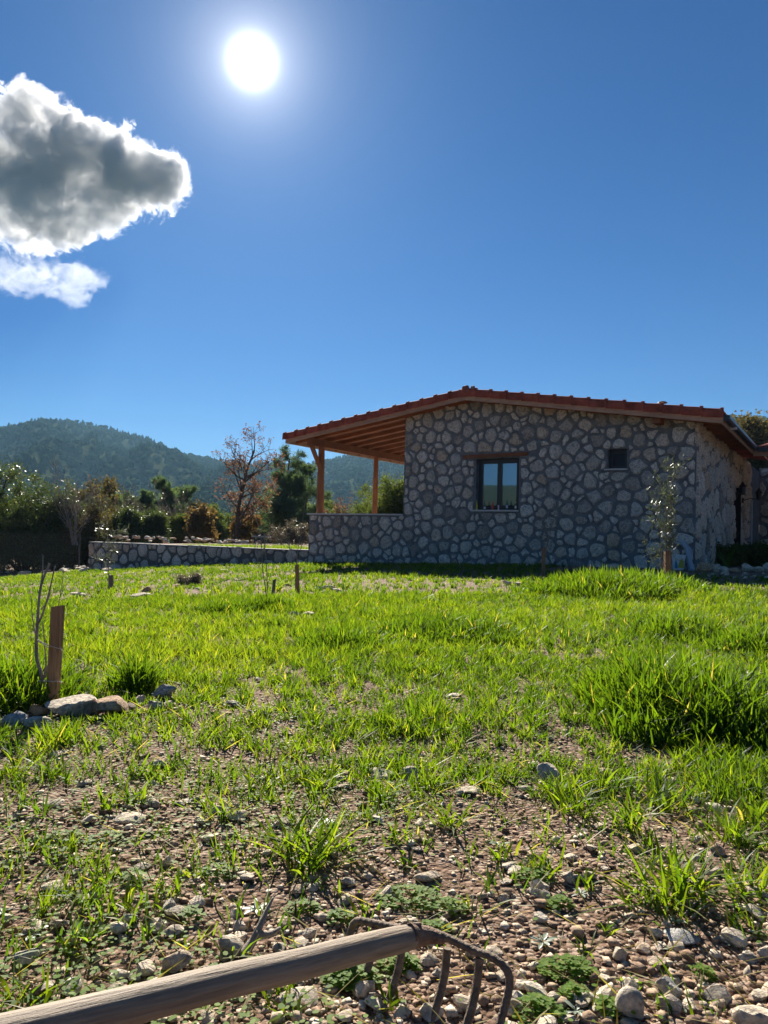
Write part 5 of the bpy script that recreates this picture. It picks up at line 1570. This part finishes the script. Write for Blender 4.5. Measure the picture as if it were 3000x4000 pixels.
def gravel():
    rg = np.random.default_rng(44)
    parts = []
    def field(n, ymin, ymax, smin, smax, tmpl, pw):
        y = np.exp(rg.uniform(math.log(ymin), math.log(ymax), n)); x = rg.uniform(-0.62, 0.62, n) * (y + 0.5)
        cl = fbm(x * 2.2 + 5, y * 2.2, 61, 3) + 0.25 * rg.normal(size=n)
        k = cl > 0.40
        x, y = x[k], y[k]; m = len(x)
        s = smin + (smax - smin) * rg.random(m) ** pw
        s *= 0.7 + 0.7 * fbm(x * 3, y * 3, 19, 2)
        P = np.stack([x, y, gz(x, y) + s * 0.10], 1)
        r = np.clip(rg.random(m) * 0.75 + 0.45 * (fbm(x * 1.8 + 50, y * 1.8, 23, 2) - 0.4) + 0.15 * (s > smax * 0.5), 0, 1)
        t = rg.integers(0, len(tmpl), m)
        for q in range(len(tmpl)):
            u_ = t == q
            if u_.sum(): parts.append(scatter_mesh('', tmpl[q], P[u_], np.stack([s[u_], s[u_], s[u_] * rg.uniform(0.7, 1.1, u_.sum())], 1), rg.uniform(0, 6.28, u_.sum()), r[u_], None, rg.uniform(-0.5, 0.5, u_.sum())))
    V0_, F0 = ICO[1]
    b = []
    import bmesh
    for k in range(8):                          # 8-cornered chips: 12 triangles
        V = np.array([[sx, sy, sz] for sx in (-1, 1) for sy in (-1, 1) for sz in (-1, 1)], float)
        V += rgt.uniform(-0.55, 0.55, V.shape); V *= np.array([0.42, 0.32, 0.22])
        Fq = [(0, 1, 3, 2), (4, 6, 7, 5), (0, 4, 5, 1), (2, 3, 7, 6), (0, 2, 6, 4), (1, 5, 7, 3)]
        Ft = np.array([(a, b_, c) for (a, b_, c, d) in Fq] + [(a, c, d) for (a, b_, c, d) in Fq]); b.append((V, Ft))
    field(24000, 0.85, 3.4, 0.004, 0.016, b, 1.7)
    field(3400, 0.85, 4.5, 0.012, 0.030, TM1, 1.8)
    field(1000, 3.0, 14, 0.015, 0.06, TM1, 2.2)
    V, Fc, r = join_parts(parts)
    print('gravel tris', len(Fc))
    o = obj('gravel', fast_mesh('gravel', V, Fc, r), None, MAT['gravel'])
    prop(o, 'loose pinkish brown gravel scattered over the soil', 'gravel', kind='stuff')
gravel()

# ------------------------------------------------------------------ grass
def blades(rg, P, H, W, az, lean, curl, seg=3):
    """curved tapering blades. P base (n,3)"""
    n = len(P)
    dx, dy = np.cos(az), np.sin(az)
    ts = np.linspace(0, 1, seg + 1)
    face = az + math.pi / 2 + rg.normal(size=n) * 0.9
    sx, sy = np.cos(face), np.sin(face)
    V = np.zeros((n, 2 * seg + 1, 3))
    for i, t in enumerate(ts):
        out = H * (lean * t + curl * t * t)
        zz = H * (t * np.sqrt(np.clip(1 - lean ** 2, 0.1, 1)) - 0.55 * curl * t * t)
        c = np.stack([P[:, 0] + dx * out, P[:, 1] + dy * out, P[:, 2] + zz], 1)
        if i < seg:
            w = W * (0.75 + 0.5 * t if t < 0.5 else 1.0 * (1 - (t - 0.5) * 1.1)) * 0.5
            off = np.stack([sx * w, sy * w, np.zeros(n)], 1)
            V[:, 2 * i] = c - off; V[:, 2 * i + 1] = c + off
        else: V[:, 2 * seg] = c
    f = []
    for i in range(seg - 1): f += [(2 * i, 2 * i + 1, 2 * i + 3), (2 * i, 2 * i + 3, 2 * i + 2)]
    f.append((2 * seg - 2, 2 * seg - 1, 2 * seg))
    f = np.array(f)
    Fc = (f[None] + (np.arange(n) * (2 * seg + 1))[:, None, None]).reshape(-1, 3)
    return V.reshape(-1, 3), Fc

CL = []                                   # tall clumps: centre, radius, height
for (px, py, r, h) in ((2620, 2790, 0.34, 0.26), (2440, 2730, 0.22, 0.16), (2830, 2860, 0.26, 0.22), (2900, 2760, 0.30, 0.19), (2350, 2325, 0.85, 0.30), (2520, 2315, 0.8, 0.27), (2200, 2322, 0.6, 0.20), (1760, 2480, 0.5, 0.16), (1350, 2530, 0.3, 0.15), (520, 2700, 0.10, 0.17), (550, 2690, 0.07, 0.15), (410, 2430, 0.35, 0.12), (880, 2390, 0.3, 0.14), (40, 2730, 0.25, 0.17), (130, 2690, 0.2, 0.16), (1050, 2380, 0.25, 0.16), (2000, 2800, 0.3, 0.10), (2560, 2860, 0.22, 0.16), (1700, 2830, 0.3, 0.12), (2980, 2550, 0.3, 0.2), (2650, 2480, 0.4, 0.18)):
    q = G(px, py); CL.append((q[0], q[1], r, h))
def clump_h(x, y):
    h = np.zeros_like(x)
    for cx, cy, r, hh_ in CL:
        d = np.hypot((x - cx), (y - cy)) / r
        h = np.maximum(h, hh_ * np.exp(-d ** 2.4 * 0.9))
    return h
def facade_side(x, y):
    return (x - HO[0]) * dv[0] + (y - HO[1]) * dv[1]

def build_grass():
    rg = np.random.default_rng(99)
    parts = []
    def zone(ntuft, y0, y1, per, wid, seg, hscale=1.0, pow_=0.0):
        y = np.sqrt(rg.uniform(y0 ** 2, y1 ** 2, ntuft)); x = rg.uniform(-0.64, 0.64, ntuft) * (y + 0.6)
        c = cover(x, y); ch = clump_h(x, y)
        keep = rg.random(ntuft) < np.maximum(c ** 1.4, np.clip(ch * 6, 0, 1))
        keep &= facade_side(x, y) < -0.12
        u_ = (x - HO[0]) * du[0] + (y - HO[1]) * du[1]
        keep &= ~((facade_side(x, y) > -2.6) & (u_ > 4.3))          # trodden gravel strip at the house corner
        keep &= ~((u_ < RW0 - 0.3) & (facade_side(x, y) > -1.2))
        for (qx, qy, qw, qh) in RFOOT: keep &= ((x - qx) ** 2 + (y - qy) ** 2) > (qw * 0.5) ** 2
        x, y, c, ch = x[keep], y[keep], c[keep], ch[keep]
        m = len(x)
        k = np.maximum(1, rg.poisson(per * (0.5 + c), m))
        ti = np.repeat(np.arange(m), k)
        n = len(ti)
        sp = 0.008 + 0.016 * rg.random(m)
        bx = x[ti] + rg.normal(size=n) * sp[ti]; by = y[ti] + rg.normal(size=n) * sp[ti]
        hm = (0.028 + 0.075 * fbm(x * 0.9 + 7, y * 0.9, 13, 3)) * rg.uniform(0.75, 1.3, m) * hscale * (0.55 + 0.6 * c)
        hm *= 1 - 0.5 * np.exp(-(((x + 1.15) / 0.6) ** 2 + ((y - 3.05) / 0.35) ** 2))
        hm = np.maximum(hm, ch * rg.uniform(0.75, 1.1, m))
        for (qx, qy, qw, qh) in RFOOT:              # stones keep the blades around them short
            dd2 = ((x - qx) / (qw * 0.62)) ** 2 + ((y - qy + 0.4 * qw) / (qw * 0.95)) ** 2
            hm = np.where(dd2 < 1, np.minimum(hm, qh * 0.38 + 0.008), hm)
        h = hm[ti] * rg.uniform(0.55, 1.25, n)
        az = rg.uniform(0, 2 * math.pi, n)
        ln = np.clip(rg.normal(size=n) * 0.18 + 0.32, 0.02, 0.85) * np.where(hm[ti] > 0.16, 0.65, 1.0)
        cu = rg.uniform(0.0, 0.55, n)
        W = wid * rg.uniform(0.6, 1.35, n) * (0.75 + 2.0 * np.clip(hm[ti], 0, 0.25))
        P = np.stack([bx, by, gz(bx, by) - 0.006], 1)
        V, Fc = blades(rg, P, h, W, az, ln, cu, seg)
        tr_ = np.clip(0.42 + 0.5 * (fbm(x * 0.6, y * 0.6 + 9, 29, 3) - 0.5) + rg.normal(size=m) * 0.19, 0, 0.94)
        r = np.clip(tr_[ti] + rg.normal(size=n) * 0.12 - 0.25 * np.clip(hm[ti] - 0.14, 0, 0.3) / 0.2, 0, 0.95)
        r = np.where(rg.random(n) < 0.008, 1.0, r)
        parts.append((V, Fc, np.repeat(r, 2 * seg + 1)))
    zone(2600, 1.15, 2.4, 7, 0.0048, 3)
    zone(4300, 2.2, 4.6, 10, 0.0058, 3, 1.0)
    zone(10500, 4.4, 9.0, 8.5, 0.0076, 2, 1.05)
    zone(21000, 8.5, 26, 5, 0.0130, 2, 1.1)
    # extra blades inside the tall clumps
    for cx, cy, r, hh_ in CL:
        if hh_ < 0.14: continue
        n = int(900 * (r / 0.3) ** 1.6 * (0.5 if cy > 8 else 1.0)); n = min(n, 2600)
        a = rg.uniform(0, 6.28, n); d = r * np.sqrt(rg.random(n)) * 1.05
        x = cx + d * np.cos(a); y = cy + d * np.sin(a)
        h = clump_h(x, y) * rg.uniform(0.65, 1.3, n) + 0.03
        P = np.stack([x, y, gz(x, y) - 0.006], 1)
        V, Fc = blades(rg, P, h, (0.0085 if cy < 8 else 0.015) * rg.uniform(0.6, 1.4, n), rg.uniform(0, 6.28, n), np.clip(rg.normal(size=n) * 0.16 + 0.2, 0, 0.6), rg.uniform(0, 0.6, n), 4)
        r_ = np.clip(rg.normal(size=n) * 0.14 + 0.28, 0, 0.9); r_ = np.where(rg.random(n) < 0.02, 1, r_)
        parts.append((V, Fc, np.repeat(r_, 9)))
    # terrace strip and the foot of the porch wall
    n = 9000
    u_ = rg.uniform(RW0 + 3.5, UL - 0.1, n); v_ = 0.45 + 13 * rg.random(n) ** 1.3
    k = fbm(u_ * 0.7, v_ * 0.7, 3) > 0.40
    u_, v_ = u_[k], v_[k]; n = len(u_)
    P = HO[None] + u_[:, None] * du + v_[:, None] * dv; P[:, 2] = terr(u_, v_) - 0.005
    V, Fc = blades(rg, P, rg.uniform(0.04, 0.13, n), np.full(n, 0.016), rg.uniform(0, 6.28, n), np.clip(rg.normal(size=n) * 0.2 + 0.3, 0, 0.8), rg.uniform(0, 0.5, n), 2)
    parts.append((V, Fc, np.repeat(np.clip(rg.normal(size=n) * 0.15 + 0.5, 0, 0.95), 5)))
    # dry straw lying between the tufts
    n = 2600
    y = np.exp(rg.uniform(math.log(1.1), math.log(9), n)); x = rg.uniform(-0.62, 0.62, n) * (y + 0.5)
    P = np.stack([x, y, gz(x, y) + rg.uniform(0.002, 0.02, n)], 1)
    V, Fc = blades(rg, P, rg.uniform(0.03, 0.11, n), 0.0022 * rg.uniform(0.7, 1.4, n) * (1 + y / 6), rg.uniform(0, 6.28, n), rg.uniform(0.8, 0.98, n), rg.uniform(0.0, 0.15, n), 2)
    parts.append((V, Fc, np.full(n * 5, 1.0)))
    V, Fc, r = join_parts(parts)
    print('grass tris', len(Fc))
    o = obj('grass', fast_mesh('grass', V, Fc, r), None, MAT['grass'])
    prop(o, 'bright green young grass growing over the field', 'grass', kind='stuff')
build_grass()

# low broad-leaved seedlings between the blades
def leaf_disc(n=6):
    a = np.arange(n) * 2 * math.pi / n
    V = np.stack([np.cos(a) * 0.5 + 0.5, np.sin(a) * 0.5, np.zeros(n) + 0.06 * np.cos(a)], 1)
    return V, np.array([(0, i, i + 1) for i in range(1, n - 1)])
def weeds():
    rg = np.random.default_rng(123)
    parts = []
    T = leaf_disc(6)
    n = 26000
    y = np.exp(rg.uniform(math.log(1.0), math.log(7.5), n)); x = rg.uniform(-0.62, 0.62, n) * (y + 0.5)
    c = fbm(x * 2.0 + 70, y * 2.0, 37, 3) + 0.22 * cover(x, y) + 0.05 * rg.normal(size=n)
    k = c > 0.57; x, y = x[k], y[k]; n = len(x)
    s = rg.uniform(0.006, 0.014, n)
    P = np.stack([x, y, gz(x, y) + rg.uniform(0.004, 0.028, n)], 1)
    parts.append(scatter_mesh('', T, P, np.stack([s, s * 0.75, s], 1), rg.uniform(0, 6.28, n), rg.random(n), None, rg.uniform(-0.7, 0.7, n)))
    V, Fc, r = join_parts(parts)
    o = obj('ground_cover', fast_mesh('ground_cover', V, Fc, r), None, MAT['clover'])
    prop(o, 'tiny round leaved seedlings between gravel and grass', 'ground cover', kind='stuff')
weeds()

# single tufts standing free on the gravel, clover cushions, rosettes
def tuft(label, px, py, hpx, n, seed, group, spread=0.5, mat='grass', wid=0.0052):
    rg = np.random.default_rng(seed); p = G(px, py); dep = (p - CP) @ fw
    h = hpx * dep / F
    P = rg.normal(size=(n, 3)) * np.array([0.010, 0.010, 0]) * (1 + n / 30) + np.array([0, 0, -0.004])
    V, Fc = blades(rg, P, h * rg.uniform(0.55, 1.25, n), wid * rg.uniform(0.7, 1.5, n), rg.uniform(0, 6.28, n), np.clip(rg.normal(size=n) * 0.2 + spread, 0.02, 0.9), rg.uniform(0.05, 0.6, n), 4)
    r = np.clip(rg.normal(size=n) * 0.2 + 0.5, 0, 0.95); r = np.where(rg.random(n) < 0.015, 1, r)
    o = obj('grass_tuft', fast_mesh('grass_tuft', V, Fc, np.repeat(r, 9)), None, MAT[mat], tuple(p)); prop(o, label, 'grass', group)
TG = 'free standing grass tufts on the gravel'; TL = 'single green grass tuft growing out of the bare gravel'
TU = [(540, 3560, 110, 46), (300, 3500, 120, 18), (1230, 3380, 220, 60), (1130, 3330, 190, 40), (1300, 3320, 170, 40), (320, 3730, 130, 12), (900, 3740, 200, 6), (700, 3690, 60, 10), (100, 3960, 170, 14), (60, 3900, 150, 12), (2630, 3540, 260, 60),
      (2700, 3480, 200, 46), (2480, 3500, 120, 14), (2900, 3620, 120, 22), (2900, 3480, 180, 34), (2290, 3460, 110, 12), (1960, 3350, 90, 22), (2120, 3410, 120, 30), (2380, 3640, 80, 10), (1850, 3560, 120, 10), (520, 3890, 110, 6), (1750, 3220, 150, 26), (1560, 3290, 110, 22),
      (2260, 3180, 160, 40), (2440, 3240, 170, 44), (2560, 3160, 160, 50), (2200, 3120, 140, 36), (880, 3190, 120, 26), (420, 3160, 110, 20), (520, 3140, 120, 22), (180, 3180, 100, 16), (740, 3420, 70, 14), (1420, 3560, 80, 10), (1600, 3380, 70, 14), (2280, 3720, 100, 8), (1500, 3930, 90, 10),
      (1120, 3960, 110, 14), (2460, 3860, 70, 10), (30, 3380, 90, 12), (250, 3330, 80, 12), (2860, 3300, 190, 50), (2960, 3240, 180, 46), (2350, 3080, 130, 40), (1000, 3080, 120, 30), (1250, 3090, 110, 26), (620, 3050, 100, 22), (200, 3030, 110, 26), (1480, 3140, 110, 24), (1660, 3080, 120, 24)]
def tuft_label(h, n):
    if n >= 44: return 'large dense grass tuft growing out of the bare gravel'
    if n >= 30: return 'medium bushy grass tuft growing out of the gravelly soil'
    if n >= 18: return 'small loose grass tuft growing out of the bare gravel'
    if n >= 10: return 'thin grass tuft of about a dozen blades on the gravel'
    return 'sparse tuft of only a few long grass blades on the gravel'
for i, (x, y, h, n) in enumerate(TU): tuft(tuft_label(h, n), x, y, h, n, 500 + i, TG)
CLB = {0: 'dense clover cushion directly under the fork handle', 1: 'clover cushion between handle and tines of the fork', 2: 'broad clover patch just behind the fork bar', 3: 'small clover patch behind the right end of the fork bar', 5: 'broad bright clover patch right of the fork tines', 8: 'clover tuft touching the fork socket', 10: 'clover patch beside the bleached dead branch'}
def clover(px, py, wpx, n, seed, hgt=0.017):
    rg = np.random.default_rng(seed); p = G(px, py); dep = (p - CP) @ fw; r = wpx * dep / F / 2; n = int(n * 0.7)
    T = leaf_disc(7); parts = []
    a = rg.uniform(0, 6.28, n); d = r * np.sqrt(rg.random(n)); zz = hgt * (1.1 - (d / r) ** 2) * rg.uniform(0.5, 1.1, n) + 0.004
    C = np.stack([np.cos(a) * d, np.sin(a) * d * 0.8, zz], 1)
    rot = rg.uniform(0, 6.28, n); s = rg.uniform(0.005, 0.0085, n); tl = rg.uniform(-0.5, 0.5, n); rn = rg.random(n)
    for q in range(3): parts.append(scatter_mesh('', T, C, np.stack([s, s * 0.95, s], 1), rot + q * 2.09, rn, None, tl))
    V, Fc, rr_ = join_parts(parts)
    t = empty('clover_patch', tuple(p)); prop(t, CLB.get(seed - 700, 'small loose clover patch on the open gravel'), 'clover', 'clover cushions on the gravel')
    obj('leaves', fast_mesh('leaves', V, Fc, rr_), t, MAT['clover'])
    mb = MB()
    for i in range(0, n, 2): mb.tube([(C[i, 0] * 0.6, C[i, 1] * 0.6, -0.004), (C[i, 0], C[i, 1], C[i, 2])], 0.0006, 3, False)
    mb.build('stems', MAT['clover'], t)
for i, (x, y, w, n) in enumerate([(1370, 3830, 230, 260), (1560, 3780, 170, 130), (1600, 3520, 260, 190), (1760, 3560, 150, 80), (2190, 3545, 110, 70), (2220, 3800, 230, 170), (2100, 3960, 220, 120), (2250, 3900, 130, 60), (1700, 3640, 130, 60), (2380, 3950, 120, 60), (1180, 3560, 130, 60), (2080, 3440, 170, 90),
                                  (740, 3590, 120, 50), (1330, 3600, 130, 60), (2740, 3820, 110, 40), (430, 3290, 190, 80), (860, 3420, 150, 60), (250, 3280, 150, 60), (2960, 3300, 150, 60), (520, 3440, 110, 40)]):
    clover(x, y, w, n, 700 + i)
def rosette(label, px, py, wpx, n, seed, mat='silver_leaf', up_=0.25, group=None):
    rg = np.random.default_rng(seed); p = G(px, py); dep = (p - CP) @ fw; L = wpx * dep / F / 2
    V = []; Fc = []; rn = []
    for i in range(n):
        a = i * 2.4 + rg.uniform(-0.2, 0.2); l = L * rg.uniform(0.65, 1.15); w = l * rg.uniform(0.24, 0.34); e = up_ + rg.uniform(-0.12, 0.3)
        d = np.array([math.cos(a), math.sin(a), 0]); s = np.array([-d[1], d[0], 0]); b = len(V)
        for t, ww in ((0.05, 0.15), (0.35, 0.8), (0.65, 1.0), (0.88, 0.6)):
            c = d * l * t + np.array([0, 0, l * (e * t - 0.25 * t * t) + 0.004])
            V += [c - s * w * ww * 0.5 + [0, 0, w * 0.12], c, c + s * w * ww * 0.5 + [0, 0, w * 0.12]]; 
        V.append(d * l + np.array([0, 0, l * (e - 0.25) + 0.004])); rn += [rg.random()] * 13
        for k in range(3):
            for q in range(2): Fc += [(b + 3 * k + q, b + 3 * k + q + 1, b + 3 * k + q + 4), (b + 3 * k + q, b + 3 * k + q + 4, b + 3 * k + q + 3)]
        Fc += [(b + 9, b + 10, b + 12), (b + 10, b + 11, b + 12)]
    o = obj('weed_rosette', fast_mesh('weed_rosette', np.array(V), np.array(Fc), np.array(rn), True), None, MAT[mat], tuple(p)); prop(o, label, 'weed', group)
SG = 'silvery leaf rosettes on the gravel'; SLb = 'small silvery leaf rosette flat on the gravel'
for i, (x, y, w, n) in enumerate([(2120, 3690, 130, 9), (2270, 3500, 90, 7), (2630, 3720, 100, 8), (2640, 3610, 80, 7), (1000, 3560, 120, 9), (2250, 3960, 110, 8), (2670, 3945, 60, 6), (1950, 3310, 90, 7), (120, 3660, 130, 7), (2860, 3700, 70, 6), (1280, 3220, 80, 7), (10, 3570, 90, 7)]):
    rosette(SLb, x, y, w, n, 800 + i, group=SG)
rosette('broad leaved bright green weed left of the free standing grass', 345, 3690, 190, 8, 850, 'clover', 0.75)
rosette('tiny upright yellow green seedling on the gravel', 568, 3650, 60, 4, 851, 'clover', 1.2)
rosette('leafy dock like weed beside the grey rock of the stake ring', 70, 2745, 130, 12, 852, 'clover', 0.6)

# dead branch beside the rounded tan stone
bp = G(945, 3745); dep = (bp - CP) @ fw
br = empty('dead_branch', tuple(bp)); prop(br, 'bleached dead branch stub lying on the gravel', 'branch')
def bq(x, y, d): return at(x, y, d) - bp
mb = MB(); curve_tube(mb, [bq(945, 3735, dep), bq(985, 3680, dep + .02), bq(1015, 3620, dep + .03), bq(1040, 3560, dep + .05), bq(1068, 3505, dep + .07)], 0.010, 0.002, 8); mb.build('stem', MAT['dead_wood'], br, True)
mb = MB(); curve_tube(mb, [bq(1000, 3650, dep + .02), bq(1050, 3650, dep + .03), bq(1095, 3625, dep + .05)], 0.008, 0.003, 7); mb.build('side_branch', MAT['dead_wood'], br, True)
for i, (x0, y0, x1, y1) in enumerate([(2670, 3590, 2780, 3500), (2700, 3600, 2790, 3540), (480, 3745, 590, 3720), (90, 3700, 250, 3680), (1440, 3900, 1520, 3930)]):
    a, b_ = G(x0, y0), G(x1, y1); m_ = (a + b_) / 2 + np.array([0, 0, 0.012])
    mb = MB(); curve_tube(mb, [np.zeros(3) + [0, 0, .006], m_ - a, b_ - a + [0, 0, .006]], 0.0028, 0.0012, 5)
    o = mb.build('twig', MAT['old_wood'], None, True, None, tuple(a)); prop(o, 'thin dry twig lying on the gravel', 'twig', 'dry twigs on the gravel')

# shaded flower bed at the entrance
for i, (px, v_, h, lab) in enumerate([(2790, 0.9, 0.45, 'low leafy plant at the near end of the shaded flower bed'), (2850, 1.4, 0.5, 'leafy plant in the middle of the shaded flower bed'), (2920, 1.8, 0.5, 'spreading leafy bush in front of the entrance wall'), (2985, 1.5, 0.5, 'dark leafy bush at the far end of the flower bed')]):
    dep = 17.2 + v_
    q = at(px, 2180, dep); q[2] = 0.12
    evg(lab, px, 2180, dep, h, 300 + i, 'bush_green', 5, 7, 0.06, z=0.12, spread=0.5, ln=0.07, name='leafy_plant', cat='plant')
for i, (px, h) in enumerate(((2840, 0.55), (2760, 0.4))):
    q = at(px, 2200, 17.0); q[2] = 0.10
    rg = np.random.default_rng(330 + i); n = 14
    V, Fc = blades(rg, np.zeros((n, 3)), h * rg.uniform(0.7, 1.2, n), np.full(n, 0.022), rg.uniform(0, 6.28, n), rg.uniform(0.1, 0.35, n), rg.uniform(0, 0.4, n), 4)
    o = obj('iris_plant', fast_mesh('iris_plant', V, Fc, np.full(n * 9, 0.3)), None, MAT['blade_dark'], tuple(q)); prop(o, 'sword leaved plant in the flower bed, ' + ('beside the door side' if i == 0 else 'next to the house corner'), 'plant')
print('objects', len(bpy.data.objects))
